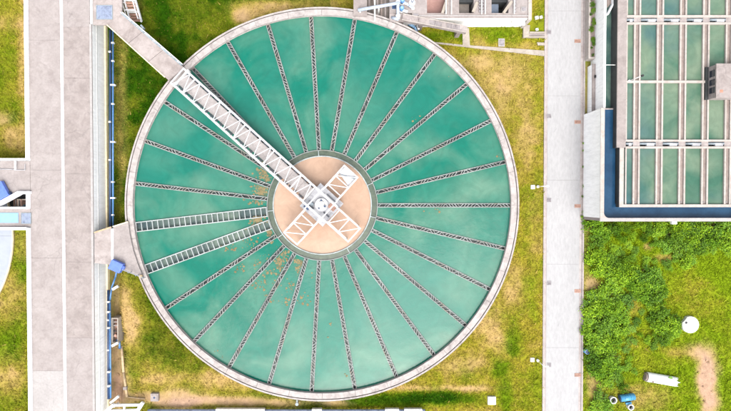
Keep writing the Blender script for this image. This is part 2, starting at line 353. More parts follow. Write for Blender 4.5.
def np_mesh(name, v, f, col=None):
    me = bpy.data.meshes.new(name); k = f.shape[1]
    me.vertices.add(len(v)); me.vertices.foreach_set('co', np.asarray(v, np.float32).ravel())
    me.loops.add(f.size); me.loops.foreach_set('vertex_index', f.astype(np.int32).ravel())
    me.polygons.add(len(f)); me.polygons.foreach_set('loop_start', np.arange(0, f.size, k, dtype=np.int32))
    me.polygons.foreach_set('loop_total', np.full(len(f), k, np.int32)); me.update(calc_edges=True)
    if col is not None:
        a = me.color_attributes.new('col', 'FLOAT_COLOR', 'POINT')
        a.data.foreach_set('color', np.concatenate([col, np.ones((len(col), 1))], 1).astype(np.float32).ravel())
    return me
me = np_mesh('ground', vv, quads, zcol(vv[:, 0], vv[:, 1])); me.materials.append(M['ground'])
g = bpy.data.objects.new('ground', me); COL.objects.link(g); struct(g, 'grass and bare soil ground of the treatment works')

# ------------------------------------------------------------------ road
rx0, rx1 = Wp(543.3, 205, .05)[0], Wp(584, 205, .05)[0]
road = struct(MB().box(rx0 + .02, rx1 - .02, -90, 90, -.1, .03).build('road', 'gutter'), 'pale concrete service road beside the round tank')
yy = -50.4 + 1.7
while yy < 50:
    MB().box(rx0 + .36, rx1 - .42, yy + .008, yy + 8.4 - .008, .0, .055).build('slab', 'road', road); yy += 8.4
for x0, x1 in ((rx0, rx0 + .17), (rx1 - .17, rx1)):
    MB().box(x0, x1, -90, 90, -.1, .14).build('kerb', 'gutter', road, bevel=.02)
def grating(name, px, py, wx, wy, z, mat, label, group, n=5):
    x, y = Wp(px, py, z); t = thing(name, (x, y, z), label, 'drain cover', group)
    f = MB(); f.box(x - wx / 2, x + wx / 2, y - wy / 2, y - wy / 2 + .05, z, z + .03); f.box(x - wx / 2, x + wx / 2, y + wy / 2 - .05, y + wy / 2, z, z + .03)
    f.box(x - wx / 2, x - wx / 2 + .05, y - wy / 2 + .05, y + wy / 2 - .05, z, z + .03); f.box(x + wx / 2 - .05, x + wx / 2, y - wy / 2 + .05, y + wy / 2 - .05, z, z + .03)
    f.build('frame', mat, t)
    MB().box(x - wx / 2 + .02, x + wx / 2 - .02, y - wy / 2 + .02, y + wy / 2 - .02, z - .01, z + .006).build('pit', 'black', t)
    for k in range(n):
        bx = x - wx / 2 + .05 + (wx - .1) * (k + .5) / n
        MB().box(bx - (wx - .1) / n * .36, bx + (wx - .1) / n * .36, y - wy / 2 + .05, y + wy / 2 - .05, z + .008, z + .024).build('bar', mat, t)
    return t
ORD = ['first', 'second', 'third', 'fourth', 'fifth']
for k, py in enumerate((32, 116, 200, 283, 365)):
    grating('drain_grate', 549, py, .42, .40, .057, 'grate_old', 'grey drain grate on the tank side of the road, %s from the top' % ORD[k], 'grey drain grates on the road')
for k, py in enumerate((41, 122, 206, 291, 375)):
    grating('drain_grate', 577.6, py, .62, .34, .057, 'rust', 'rusty brown drain grate at the right road edge, %s from the top' % ORD[k], 'rusty drain grates on the road', 7)

# ------------------------------------------------------------------ round clarifier tank
T = thing('clarifier_tank', (C[0], C[1], 0), 'large round concrete settling tank with radial troughs and teal water', 'tank')
MB().ring(C, RI, RO - .12, 0, 2.02, 192).build('wall', 'old_conc', T, True)
NSEG = 36
for k in range(NSEG):
    a0 = 2 * math.pi * k / NSEG + .0006; a1 = 2 * math.pi * (k + 1) / NSEG - .0006
    MB().ring(C, RI - .02, RO - .24, 2.02, RIM_Z + .004 * ((k * 7) % 3), 6, a0, a1).build('coping_slab', 'rim', T)
MB().ring(C, RO - .15, RO, 1.85, RIM_Z, 192).build('outer_lip', 'rim', T)
wm = MB()
for k in range(27):                                    # open water between the troughs, one sector after another
    h0 = .425 if k in (12, 13) else .14; h1 = .425 if (k + 1) in (12, 13) else .14; p = []
    for rr0 in (5.31, RI):
        b0 = -2 * math.pi * k / 27 - math.asin(h0 / rr0); b1 = -2 * math.pi * (k + 1) / 27 + math.asin(h1 / rr0)
        p += [(C[0] + rr0 * math.cos(b0 + (b1 - b0) * i / 10), C[1] + rr0 * math.sin(b0 + (b1 - b0) * i / 10), WAT_Z) for i in range(11)]
    wm.add(p, [(i, i + 1, i + 12, i + 11) for i in range(10)])
wat = struct(wm.build('water', 'w_tank'), 'cloudy teal water filling the round settling tank')
well = struct(MB().disc(C, 4.70, 1.80).build('water', 'w_well'), 'peach coloured muddy water in the centre well of the round tank')
rw = struct(MB().ring(C, 4.76, 5.28, 1.2, 1.80, 128).build('water', 'w_ring'), 'dark green water in the ring channel round the centre well')
MB().ring(C, 4.68, 4.77, 0, 1.93, 128).build('inner_ring_wall', 'steel_pale', T)
MB().ring(C, 5.27, 5.34, 0, 1.93, 128).build('outer_ring_wall', 'weir', T)
for a in (94, -13, 216, 24, 186, 300):
    t = R(a); p = [(C[0] + math.cos(t) * q, C[1] + math.sin(t) * q, 1.80) for q in (4.77, 5.28)]
    MB().beam(p[0], p[1], .06, .24).build('ring_divider', 'steel_pale', T)
# narrow radial trough, modelled along +X, shared by 25 copies
def link(name, me, parent, rotz=0.0, loc=(0, 0, 0)):
    o = bpy.data.objects.new(name, me); COL.objects.link(o); o.parent = parent; o.location = loc; o.rotation_euler = (0, 0, rotz); return o
L0, L1, LZ = 5.34, RI - .02, 1.86
mm = MB()
for s in (-1, 1):
    mm.beam((L0, s * .145, LZ - .25), (L1, s * .145, LZ - .25), .035, .5)
m_side = mm.mesh('launder'); m_side.materials.append(M['weir'])
def weir(side):
    m = MB(); n = int((L1 - L0) / .26)
    for i in range(n):
        x0 = L0 + (L1 - L0) * i / n; x1 = L0 + (L1 - L0) * (i + 1) / n; g = (x1 - x0) * .17
        m.beam((x0 + g, side * .16, LZ + .02), (x1 - g, side * .16, LZ + .02), .085, .035)
    m.beam((L0, side * .18, LZ - .03), (L1, side * .18, LZ - .03), .05, .05)
    return m
m_weir = []
for s in (-1, 1):
    q = weir(s).mesh('weir_plate'); q.materials.append(M['weir']); m_weir.append(q)
m_lw = MB().box(L0, L1, -.125, .125, LZ - .45, LZ - .30).mesh('trough_water'); m_lw.materials.append(M['w_launder'])
m_straps = []
for var in range(5):
    q = MB(); x = L0 + .05; s = 1
    while x < L1 - .35:
        ln_ = random.uniform(.22, .34)
        if random.random() > .08: q.beam((x, -s * .13, LZ + random.uniform(-.01, .01)), (x + ln_, s * .13, LZ + random.uniform(-.01, .01)), random.uniform(.045, .07), .03)
        x += ln_ + random.uniform(.0, .05)
        if random.random() < .3: s = -s
    q = q.mesh('cross_strap'); q.materials.append(M['weir']); m_straps.append(q)
# wide trough
LW = .47
q = MB()
for s in (-1, 1): q.beam((L0, s * (LW - .05), LZ - .3), (L1, s * (LW - .05), LZ - .3), .05, .58)
m_wside = q.mesh('wide_launder'); m_wside.materials.append(M['steel'])
m_wrail = []
for s in (-1, 1):
    q = MB().beam((L0, s * (LW - .03), LZ + .03), (L1, s * (LW - .03), LZ + .03), .085, .05).mesh('weir_plate'); q.materials.append(M['weir_white']); m_wrail.append(q)
m_ww = MB().box(L0, L1, -LW + .07, LW - .07, LZ - .4, LZ - .28).mesh('trough_water'); m_ww.materials.append(M['w_wide'])
m_wbar = MB().beam((0, -LW + .02, LZ + .035), (0, LW - .02, LZ + .035), .07, .045).mesh('cross_bar'); m_wbar.materials.append(M['weir_white'])
for k in range(27):
    a = -2 * math.pi * k / 27
    if k in (12, 13):
        o = link('wide_launder', m_wside, T, a); o['label'] = 'wide trough with ladder-like cross bars'
        for q in m_wrail: link('weir_plate', q, o)
        link('trough_water', m_ww, o)
        nb = 24
        for i in range(nb + 1): link('cross_bar', m_wbar, o, 0, (L0 + .06 + (L1 - L0 - .12) * i / nb, 0, 0))
    else:
        o = link('launder', m_side, T, a)
        for q in m_weir: link('weir_plate', q, o)
        link('trough_water', m_lw, o)
        sp = link('cross_strap', m_straps[k % 5], o); sp['kind'] = 'stuff'
# floating scum
v, f = [], []
def flake(x, y, r):
    n = random.randint(5, 8); b = len(v); a0 = random.random() * 6; z = WAT_Z + random.uniform(.008, .03)
    for i in range(n):
        t = a0 + 2 * math.pi * i / n; q = r * random.uniform(.45, 1.15); v.append((x + q * math.cos(t), y + q * math.sin(t), z))
    f.append(tuple(range(b, b + n)))
def clump(px, py, rx, ry, n, s=.085):
    x, y = Wp(px, py, WAT_Z)
    for _ in range(int(n * (2.2 if math.hypot(px - 322, py - 205) < 72 else .5))):
        X = x + random.gauss(0, rx * .05); Y = y + random.gauss(0, ry * .05); d = math.hypot(X - C[0], Y - C[1])
        if d < 5.5 or d > RI - .2: continue
        a = (-math.degrees(math.atan2(Y - C[1], X - C[0]))) % (360 / 27); k = min(a, 360 / 27 - a)
        if d * math.sin(R(k)) < .30: continue
        flake(X, Y, random.choice((.35, .5, .6, .8, 1.0, 1.6)) * random.uniform(.8, 1.2) * s)
for a in [(263, 168, 5, 8, 80), (261, 190, 7, 12, 130), (258, 200, 9, 5, 60), (258, 220, 7, 6, 90), (270, 232, 3, 8, 40), (266, 181, 5, 8, 60), (272, 238, 4, 6, 30), (282, 252, 6, 5, 50), (292, 259, 6, 4, 40), (301, 263, 6, 3, 30),
          (250, 242, 8, 8, 55), (229, 248, 9, 5, 45), (241, 266, 7, 6, 45), (262, 262, 9, 8, 70), (270, 272, 9, 10, 60), (280, 262, 6, 8, 50), (262, 282, 14, 5, 50), (255, 285, 5, 4, 30), (281, 270, 4, 10, 40), (270, 302, 6, 6, 25), (288, 291, 7, 8, 40), (302, 299, 9, 7, 45), (292, 283, 4, 5, 22), (285, 302, 8, 5, 30), (315, 280, 3, 8, 15), (330, 315, 4, 14, 15), (300, 270, 5, 5, 25),
          (345, 340, 3, 12, 12), (430, 212, 14, 3, 12), (418, 120, 10, 8, 10), (498, 158, 6, 4, 14), (507, 208, 2, 3, 6), (505, 85, 10, 20, 8), (460, 82, 10, 10, 8), (225, 358, 4, 4, 6), (218, 352, 3, 3, 8), (347, 372, 3, 6, 8)]:
    clump(*a)
me = bpy.data.meshes.new('floating_scum'); me.from_pydata(v, [], f); me.materials.append(M['scum'])
o = bpy.data.objects.new('floating_scum', me); COL.objects.link(o); tag(o, 'tan scum and leaves floating on the teal tank water', 'scum', None, 'stuff')

# ------------------------------------------------------------------ truss bridge and centre drive
ANG = -math.atan2(.670, .742)
ex = np.array((math.cos(ANG), math.sin(ANG))); ey = np.array((-math.sin(ANG), math.cos(ANG)))
CC = np.array(Wp(320.8, 205.0, 3.6))
def BP(s, n, z): p = CC + ex * s + ey * n; return (p[0], p[1], z)
BS = -17.75; TOPC, BOTC, HW = 3.62, 2.62, .885
B = thing('access_bridge', BP(BS, 0, 2.2), 'long white steel truss footbridge from tank rim to centre drive', 'bridge')
dk = MB(); 
def bpoly(s0, s1, n0, n1): return [BP(s0, n0, 0)[:2], BP(s1, n0, 0)[:2], BP(s1, n1, 0)[:2], BP(s0, n1, 0)[:2]]
nd = 12
for i in range(nd):
    s0 = BS + (16.4) * i / nd; s1 = BS + 16.4 * (i + 1) / nd - .015
    MB().prism(bpoly(s0, s1, -.60, .60), 2.55, 2.66).build('deck_panel', 'bridge_deck', B)
for n in (-HW, HW):
    MB().beam(BP(BS - .15, n, TOPC), BP(-1.4, n, TOPC), .16, .14).build('top_chord', 'truss_white', B)
    MB().beam(BP(BS, n, BOTC), BP(-1.4, n, BOTC), .13, .16).build('bottom_chord', 'truss_white', B)
pitch = 1.255; s = BS + .1; k = 0; sg = 1
while s < -1.6:
    s1 = min(s + pitch / 2 * 1.0, -1.45)
    MB().beam(BP(s, -sg * HW, TOPC + .02), BP(s1, sg * HW, TOPC + .02), .07, .06).build('top_brace', 'truss_white', B); sg = -sg
    s = s1; k += 1
for s in (BS - .08, BS + 1.35, BS + 7.6, BS + 11.2, BS + 14.6, -1.5):
    MB().beam(BP(s, -HW, TOPC + .03), BP(s, HW, TOPC + .03), .12, .09).build('cross_beam', 'truss_white', B)
s = BS + .05
while s < -1.4:
    for n in (-HW, HW):
        MB().beam(BP(s, n, BOTC + .05), BP(s, n, TOPC - .05), .07, .07).build('post', 'truss_white', B)
    MB().beam(BP(s, -HW, 2.52), BP(s, HW, 2.52), .08, .1).build('floor_beam', 'steel', B)
    s += pitch / 2
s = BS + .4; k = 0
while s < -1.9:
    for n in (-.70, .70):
        MB().prism(bpoly(s, s + .38 + .14 * (k % 3 == 0), n - .065, n + .065), 2.62, 2.76).build('edge_shade_strip', 'shade_and_tray', B)  # added dark strips, shade dashes beside the deck put into their colour
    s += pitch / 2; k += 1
# gate frame on the rim
MB().beam(BP(BS - .1, -1.0, 2.36), BP(BS - .1, 1.05, 2.36), .35, .28).build('end_sill', 'white_old', B)
# truss arms beyond the drive
def arm(label, d, p0, p1, seq, plate=False):
    def AP(s, n, z):
        return BP(s, n, z) if d == 0 else (BP(-s, -n, z) if d == 2 else (BP(-n, s, z) if d == 1 else BP(n, -s, z)))
    t = thing('truss_arm', AP(p0, 0, 1.7), label, 'truss', 'truss arms round the centre drive')
    hw = .83
    for n in (-hw, hw):
        MB().beam(AP(p0, n, TOPC), AP(p1, n, TOPC), .135, .12).build('top_chord', 'truss_white', t)
        MB().beam(AP(p0, n, BOTC - .2), AP(p1 - .3, n, BOTC - .2), .09, .1).build('bottom_chord', 'white_old', t)
    m = [p0 + (p1 - .06 - p0) * q for q in seq]
    for i, s in enumerate(m):
        MB().beam(AP(s, -hw, TOPC + .01), AP(s, hw, TOPC + .01), .13 if i == len(m) - 1 else .10, .09).build('cross_beam', 'truss_white', t)
        for n in (-hw, hw): MB().beam(AP(s, n, BOTC - .2), AP(s, n, TOPC - .04), .06, .06).build('post', 'truss_white', t)
        if i: 
            sg = 1 if d in (0, 2) else -1
            MB().beam(AP(m[i - 1], -sg * hw, TOPC), AP(s - .04, sg * hw, TOPC), .08, .06).build('diagonal', 'truss_white', t)
    for n in (-hw, hw): MB().beam(AP(p1 - .3, n, .3), AP(p1 - .3, n, BOTC - .15), .08, .08).build('leg', 'steel', t)
    if plate:
        s0, s1 = m[-2], m[-1]
        MB().prism([AP(s0 + .05, -hw + .1, 0)[:2], AP(s1 - .05, -hw + .1, 0)[:2], AP(s1 - .05, hw - .1, 0)[:2], AP(s0 + .45, hw - .1, 0)[:2]], 3.40, 3.43).build('cover_plate', 'truss_white', t)
        MB().tube(AP(s0 + .35, hw - .15, 3.50), AP(s1 - .3, -hw + .15, 3.50), .035, 8).build('pipe', 'steel', t)
    return t
arm('white truss arm pointing to lower right, in line with the footbridge', 0, 1.25, 4.23, (.12, .55, 1.0))
arm('white truss arm pointing to upper right with a white cover plate', 1, 1.2, 4.25, (.22, .58, 1.0), True)
arm('white truss arm pointing to lower left across the peach water', 3, 1.2, 4.25, (.22, .58, 1.0))
D = thing('centre_drive', (CC[0], CC[1], 1.7), 'pale square drive platform with round gearbox at the tank centre', 'machine')
MB().drum(CC, .55, 0, 2.6, 24).build('column', 'white_old', D, True)
pw = 1.47; npl = 6
for i in range(npl):
    MB().prism(bpoly(-pw + 2 * pw * i / npl, -pw + 2 * pw * (i + 1) / npl - .012, -pw, pw), 2.64, 2.72).build('grating_panel', 'grey', D)
for n in (-HW, HW):
    MB().beam(BP(-1.4, n, TOPC), BP(1.3, n, TOPC), .19, .15).build('handrail', 'truss_white', D)
    MB().beam(BP(n, -1.3, TOPC - .02), BP(n, 1.3, TOPC - .02), .12, .1).build('handrail', 'truss_white', D)
    for s in (-1.4, -.45, .45, 1.4):
        MB().beam(BP(s, n, 2.7), BP(s, n, TOPC), .06, .06).build('post', 'truss_white', D); 
MB().ring(CC, .46, .62, 2.72, 3.02, 32).build('gear_rim', 'truss_white', D)
MB().drum(CC, .56, 2.72, 2.98, 32).build('gearbox', 'white_old', D, True)
MB().drum(BP(-.05, .1, 0), .24, 2.98, 3.25, 20).build('gear_cap', 'truss_white', D, True)
for s_, n_, r in ((-.28, .30, .09), (.33, .12, .10), (.05, -.38, .07), (.12, .2, .06)):
    p = BP(s_, n_, 0); MB().drum(p, r, 2.98, 3.18, 12).build('bolt_cap', 'navy', D)
MB().tube(BP(-1.05, -.55, 2.95), BP(-.55, -.55, 2.95), .17, 16).build('motor', 'steel', D, True)
MB().prism(bpoly(-1.15, -.6, -1.25, -.95), 2.72, 3.0).build('control_box', 'navy', D)
MB().prism(bpoly(-.9, -.3, -.85, -.7), 2.72, 2.86).build('cable_tray', 'shade_and_tray', D)
MB().prism(bpoly(.6, 1.3, -.45, -.30), 2.72, 2.84).build('cable_tray', 'shade_and_tray', D)
MB().prism(bpoly(-.3, .9, 1.05, 1.12), 2.72, 2.86).build('cable_tray', 'shade_and_tray', D)
MB().prism(bpoly(.5, 1.25, .25, .75), 2.725, 2.76).build('hatch', 'rust', D)

# ------------------------------------------------------------------ left elevated channel
Y0, Y1 = -34, 34
LD = thing('channel_deck', ((XW + XWW) / 2, 0, 0), 'long elevated concrete channel deck with white walls along the left', 'channel')
MB().box(XWW, XW, Y0, Y1, 0, 2.3).build('wall', 'white_wall', LD)
MB().box(XW + .0, XW + .14, Y0, Y1, -.9, .16).build('plinth', 'cream', LD)
MB().box(XW + .0, XW + .035, Y0, Y1, 1.55, 1.63).build('wall_band', 'white_old', LD)
cx0, cx1 = Wp(62.5, 205, TOPL)[0], Wp(65, 205, TOPL)[0]
def lane(x0, x1, joints, mats):
    js = [Y1] + [Wp(60, j, TOPL)[1] for j in joints] + [Y0]
    for i in range(len(js) - 1):
        MB().box(x0, x1, js[i + 1] + .007, js[i] - .007, 2.3, TOPL + .003 * (i % 2)).build('deck_slab', mats[i % len(mats)], LD)
lane(XWW + .25, cx0, (-60, 40, 170, 258, 371), ('deck_light', 'deck_light', 'deck_light', 'deck_light', 'deck_light', 'deck_patch'))
lane(cx1, XW - .22, (-60, 27, 78, 174, 262, 338, 430), ('deck', 'deck_light', 'deck', 'deck', 'deck'))
MB().box(cx0, cx1, Y0, Y1, 2.3, TOPL + .11).build('kerb', 'white', LD, bevel=.02)
MB().box(XW - .22, XW - .01, Y0, Wp(0, 24, TOPL)[1], 2.3, TOPL + .06).build('edge_kerb', 'deck_patch', LD)
ya, yb, yc, yd = [Wp(30, q, TOPL + .35)[1] for q in (159, 192, 209, 228)]
for i, (a, b) in enumerate(((ya, Y1), (Y0, yd))):
    MB().box(XWW + .04, XWW + .25, a, b, 2.3, TOPL + .35).build('parapet', 'white', LD)
    MB().box(XWW - .22, XWW - .10, a, b, 1.7, TOPL - .2).build('ledge', 'tan', LD)
    MB().box(XWW - .10, XWW, a, b, 1.6, TOPL - .32).build('ledge_gutter', 'old_conc', LD)
MB().box(XWW + .04, XWW + .25, yc, yb, 2.3, TOPL + .35).build('parapet', 'white', LD)
# hatch pad at the upper end, dark corner
LP = MB().pprism([(93, -40), (122, -40), (121.8, 13), (107.3, 25), (93, 24.5)], 2.22, TOPL + .03); LP.build('landing', 'bridge_conc', LD)
def hatch(px, py, wx, wy, z, label, mat='grate'):
    x, y = Wp(px, py, z); t = thing('floor_hatch', (x, y, z), label, 'hatch')
    f = MB(); e = .06
    f.box(x - wx / 2, x + wx / 2, y - wy / 2, y - wy / 2 + e, z, z + .05).box(x - wx / 2, x + wx / 2, y + wy / 2 - e, y + wy / 2, z, z + .05)
    f.box(x - wx / 2, x - wx / 2 + e, y - wy / 2 + e, y + wy / 2 - e, z, z + .05).box(x + wx / 2 - e, x + wx / 2, y - wy / 2 + e, y + wy / 2 - e, z, z + .05)
    f.build('frame', 'steel', t)
    n = max(4, int(wx / .14))
    for i in range(n):
        a = x - wx / 2 + e + (wx - 2 * e) * i / n
        MB().box(a + .01, a + (wx - 2 * e) / n - .01, y - wy / 2 + e, y + wy / 2 - e, z + .004, z + .035).build('bar', mat, t)
    return t
hatch(104.5, 12.3, 1.55, 1.35, TOPL + .032, 'square blue-grey grating hatch beside the upper walkway')
hatch(26.3, 218.3, .95, 1.05, TOPL + .035, 'square blue-grey grating hatch on the left side platform')
# diagonal walkway to the rim
DW = thing('concrete_walkway', W3(140, 45, 0), 'sloping diagonal concrete walkway from channel deck to the tank footbridge', 'walkway')
for t0, t1 in ((0, .335), (.34, .665), (.67, 1.0)):
    A = [(107.3, 24.9), (121.8, 13.0)]; Bq = [(168.5, 80.2), (184.2, 67.6)]
    lp = lambda a, b, t: (a[0] + (b[0] - a[0]) * t, a[1] + (b[1] - a[1]) * t)
    MB().pprism([lp(A[0], Bq[0], t0), lp(A[0], Bq[0], t1), lp(A[1], Bq[1], t1), lp(A[1], Bq[1], t0)], 2.30, 2.50).build('deck_slab', 'bridge_conc', DW)
MB().beam(W3(121.8, 13.0, 2.6), W3(181.8, 65.0, 2.6), .20, .24).build('parapet', 'steel', DW)
MB().beam(W3(107.2, 25.0, 2.52), W3(164.8, 77.1, 2.52), .09, .12).build('edge_strip', 'cream', DW)
MB().tube(W3(122.4, 12.0, 3.15), W3(182.6, 64.2, 3.15), .03, 8).build('handrail', 'white', DW)
for k in range(8):
    q = (k + .2) / 7.5; p = (121.9 + 60 * q, 13 + 52 * q); a = W3(*p, 2.6); MB().tube((a[0], a[1], 2.7), (a[0], a[1], 3.17), .025, 6).build('post', 'white', DW)
a = W3(142, 27.5, 2.55); MB().beam(a, (a[0] + .12, a[1] + .1, 2.55), .4, .3).build('junction_box', 'steel', DW)
for p in ((135, 42), (158, 64)):
    a = Wp(*p, 1.2); MB().box(a[0] - .2, a[0] + .2, a[1] - .2, a[1] + .2, 0, 2.3).build('column', 'old_conc', DW)
# middle platform
MPz = TOPL + .032
MP = thing('link_platform', W3(115, 248, 0), 'stained concrete link platform between channel deck and tank rim', 'platform')
MB().pprism([(94.5, 233), (109, 228.5), (111.4, 227.7), (111.4, 265.6), (108, 264.5), (94.5, 263)], 2.24, MPz).build('slab', 'bridge_conc', MP)
MB().pprism([(113.2, 227.2), (128.2, 222.3), (129.6, 234), (133, 250), (138, 265), (143.5, 278.5), (123, 270.5), (113.2, 266.3)], 2.24, MPz).build('slab', 'deck_light', MP)
MB().pprism([(111.3, 229), (113.3, 228.5), (113.3, 262), (111.3, 262)], 2.22, MPz + .10).build('kerb', 'white', MP)
MB().beam(W3(94.5, 232.6, MPz), W3(111.5, 227, MPz), .12, .16).build('edge_strip', 'tan', MP)
MB().beam(W3(113, 226.6, MPz), W3(128, 221.9, MPz), .10, .16).build('edge_strip', 'cream', MP)
for z in (MPz + .35, MPz + .75):
    MB().tube(W3(122.5, 269.5, z), W3(143.5, 277.8, z), .028, 8).build('rail', 'steel', MP)
for q in (0, .35, .7, 1):
    a = W3(122.5 + 21 * q, 269.5 + 8.3 * q, MPz + .4); MB().tube((a[0], a[1], MPz), (a[0], a[1], MPz + .78), .03, 6).build('post', 'steel', MP)
a = W3(141.5, 276, MPz); MB().box(a[0] - .12, a[0] + .12, a[1] - .12, a[1] + .12, MPz, MPz + .2).build('foot', 'tan', MP)
# blue gate box
GB = thing('gate_box', W3(115.5, 267, 0), 'tilted royal blue metal gate cover beside the link platform', 'box')
def rot_poly(px, py, z, wx, wy, ang):
    x, y = Wp(px, py, z); c, s = math.cos(R(ang)), math.sin(R(ang))
    return [(x + c * a - s * b, y + s * a + c * b) for a, b in ((-wx / 2, -wy / 2), (wx / 2, -wy / 2), (wx / 2, wy / 2), (-wx / 2, wy / 2))]
MB().prism(rot_poly(115.3, 266.5, 3.0, 1.15, .95, -24), 2.5, 3.0).build('cover', 'royal', GB, bevel=.03)
MB().prism(rot_poly(122.3, 268.3, 2.9, .22, .4, -24), 2.55, 2.85).build('handle_box', 'royal', GB)
MB().prism(rot_poly(115.2, 266.4, 2.5, .8, .6, -24), 0, 2.5).build('pedestal', 'blue', GB)
# pipes along the white wall
def pipe_run(label, pts, r, mat, brk, bw=.42):
    t = thing('wall_pipe', pts[0][:2] + (0,), label, 'pipe')
    MB().path(pts, r, 12).build('pipe', mat, t, True)
    for py, wd in brk:
        x, y = Wp(112.5, py, pts[0][2]); x = np.interp(y, sorted([p[1] for p in pts]), [p[0] for p in sorted(pts, key=lambda p: p[1])])
        MB().box(x - wd * .55, x + wd * .45, y - .07, y + .07, pts[0][2] - .16, pts[0][2] + r + .03).build('bracket', 'white', t)
    return t
pz = .7
P1 = [W3(113, 30, pz), W3(113, 229, pz)]
pipe_run('long light blue pipe along the white wall, above the link platform', P1, .08, 'blue', [(43, .22), (61, .2), (85, .5), (104, .22), (142, .5), (182, .25), (198, .5), (215, .2)])
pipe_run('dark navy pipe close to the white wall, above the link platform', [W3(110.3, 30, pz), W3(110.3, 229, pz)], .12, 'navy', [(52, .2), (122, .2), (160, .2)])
P2 = [W3(116.5, 272, pz + .3), W3(115.5, 277, pz), W3(111.6, 288, pz), W3(110, 300, pz), W3(110.6, 398, pz)]
pipe_run('bent light blue pipe from the blue gate cover down the wall', P2, .08, 'blue', [(302, .2), (312, .2), (328, .2), (372, .25), (386, .22)])
pipe_run('dark navy pipe close to the white wall, below the link platform', [W3(108.4, 290, pz), W3(108.6, 399, pz)], .12, 'navy', [(320, .2), (350, .2)])
for (a, b, lab) in (((112.5, 289.5), (118.5, 286), 'short white concrete strut by the bent blue pipe'), ((110.5, 403), (119, 396), 'short tan and white strut at the lower end of the blue pipe'), ((112, 346), (118.5, 342.5), 'short white strut below the open valve chamber')):
    tag(MB().beam(W3(*a, .8), W3(*b, .8), .24, .25).build('strut', 'white_old', bevel=.02), lab, 'strut')
# open valve chamber
x0, y1 = Wp(111.3, 318, .6); x1, y0 = Wp(118.3, 343, .6)
VC = thing('valve_chamber', ((x0 + x1) / 2, (y0 + y1) / 2, 0), 'open concrete valve chamber with reddish inside by the blue pipe', 'chamber')
for a in ((x0, x0 + .1, y0, y1), (x1 - .1, x1, y0, y1), (x0 + .1, x1 - .1, y0, y0 + .1), (x0 + .1, x1 - .1, y1 - .1, y1)): MB().box(*a, -.8, .6).build('wall', 'path', VC)
MB().box(x0 + .1, x1 - .1, y0 + .1, y1 - .1, 0, .08).build('floor', 'rust', VC)
for q in (.25, .45, .68, .82):
    MB().box(x0 + .12, x1 - .12, y0 + (y1 - y0) * q - .05, y0 + (y1 - y0) * q + .05, .25, .42).build('valve_pipe', 'old_conc' if q != .45 else 'black', VC)
MB().drum(((x0 + x1) / 2, y0 + .7, 0), .14, .1, .5, 14).build('valve_wheel', 'rust', VC)
x, y, _ = W3(121, 342, 0)
t = thing('pipe_bend', (x, y, 0), 'short dark blue pipe bend beside the valve chamber', 'pipe')
MB().path([(x, y - .5, .25), (x, y + .1, .3), (x - .3, y + .3, .3)], .09, 10).build('pipe', 'blue', t, True); MB().drum((x, y - .5), .16, .2, .3, 14).build('flange', 'navy', t)
# tan buried pipe
t = thing('clay_pipe', W3(124, 370, 0), 'thin tan clay pipe lying on the grass of the lower left wedge', 'pipe')
MB().path([W3(121.5, 346, .1), W3(123.5, 372, .1), W3(127, 397, .1)], .12, 10).build('pipe', 'tan', t, True)
MB().path([W3(127, 397, .08), W3(145, 399, .08)], .07, 8).build('branch_pipe', 'tan', t, True)
a = W3(125.6, 388, .1); MB().box(a[0] - .17, a[0] + .17, a[1] - .15, a[1] + .15, 0, .28).build('collar', 'old_conc', t)
# white frame at the lower edge
t = thing('white_frame', W3(128, 407, 0), 'white concrete rail frame at the lower left edge', 'frame')
zf = 1.0
MB().beam(W3(114, 405.2, zf), W3(143, 404.7, zf), .2, .25).build('rail', 'white', t); MB().beam(W3(108, 411.5, zf), W3(139, 410.5, zf), .3, .25).build('rail', 'white', t)
MB().beam(W3(143, 402.5, zf), W3(137, 412, zf), .32, .28).build('end_beam', 'white', t); MB().beam(W3(114, 404.5, zf), W3(106, 412, zf), .3, .3).build('end_beam', 'white', t)
MB().beam(W3(124.5, 405, zf - .03), W3(124.5, 411, zf - .03), .15, .2).build('cross_bar', 'white', t)
for p in ((116, 405), (141, 405)):
    a = Wp(*p, .5); MB().box(a[0] - .08, a[0] + .08, a[1] - .08, a[1] + .08, 0, zf - .05).build('post', 'white_old', t)
def chamber(px, py, w, z, label, mat, dark):
    x, y = Wp(px, py, z); t = thing('inspection_chamber', (x, y, 0), label, 'chamber')
    MB().box(x - w / 2, x + w / 2, y - w / 2, y + w / 2, -.05, z).build('body', mat, t, bevel=.025)
    MB().box(x - w * .36, x + w * .36, y - w * .36, y + w * .36, z, z + .03).build('lid', mat, t, bevel=.01)
    MB().drum((x, y), w * .13, z + .03, z + .05, 12).build('lid_handle', dark, t)
chamber(154.3, 397.7, .78, .35, 'small grey concrete inspection chamber at the lower left tank side', 'old_conc', 'navy')
chamber(492, 401, .8, .3, 'small white concrete inspection chamber below the tank, right end', 'white_old', 'grey')
chamber(533, 187, .42, .12, 'small white square base box beside the upper lamp post', 'white_old', 'grey')
chamber(532.5, 360, .42, .12, 'small white square base box beside the lower lamp post', 'white_old', 'grey')
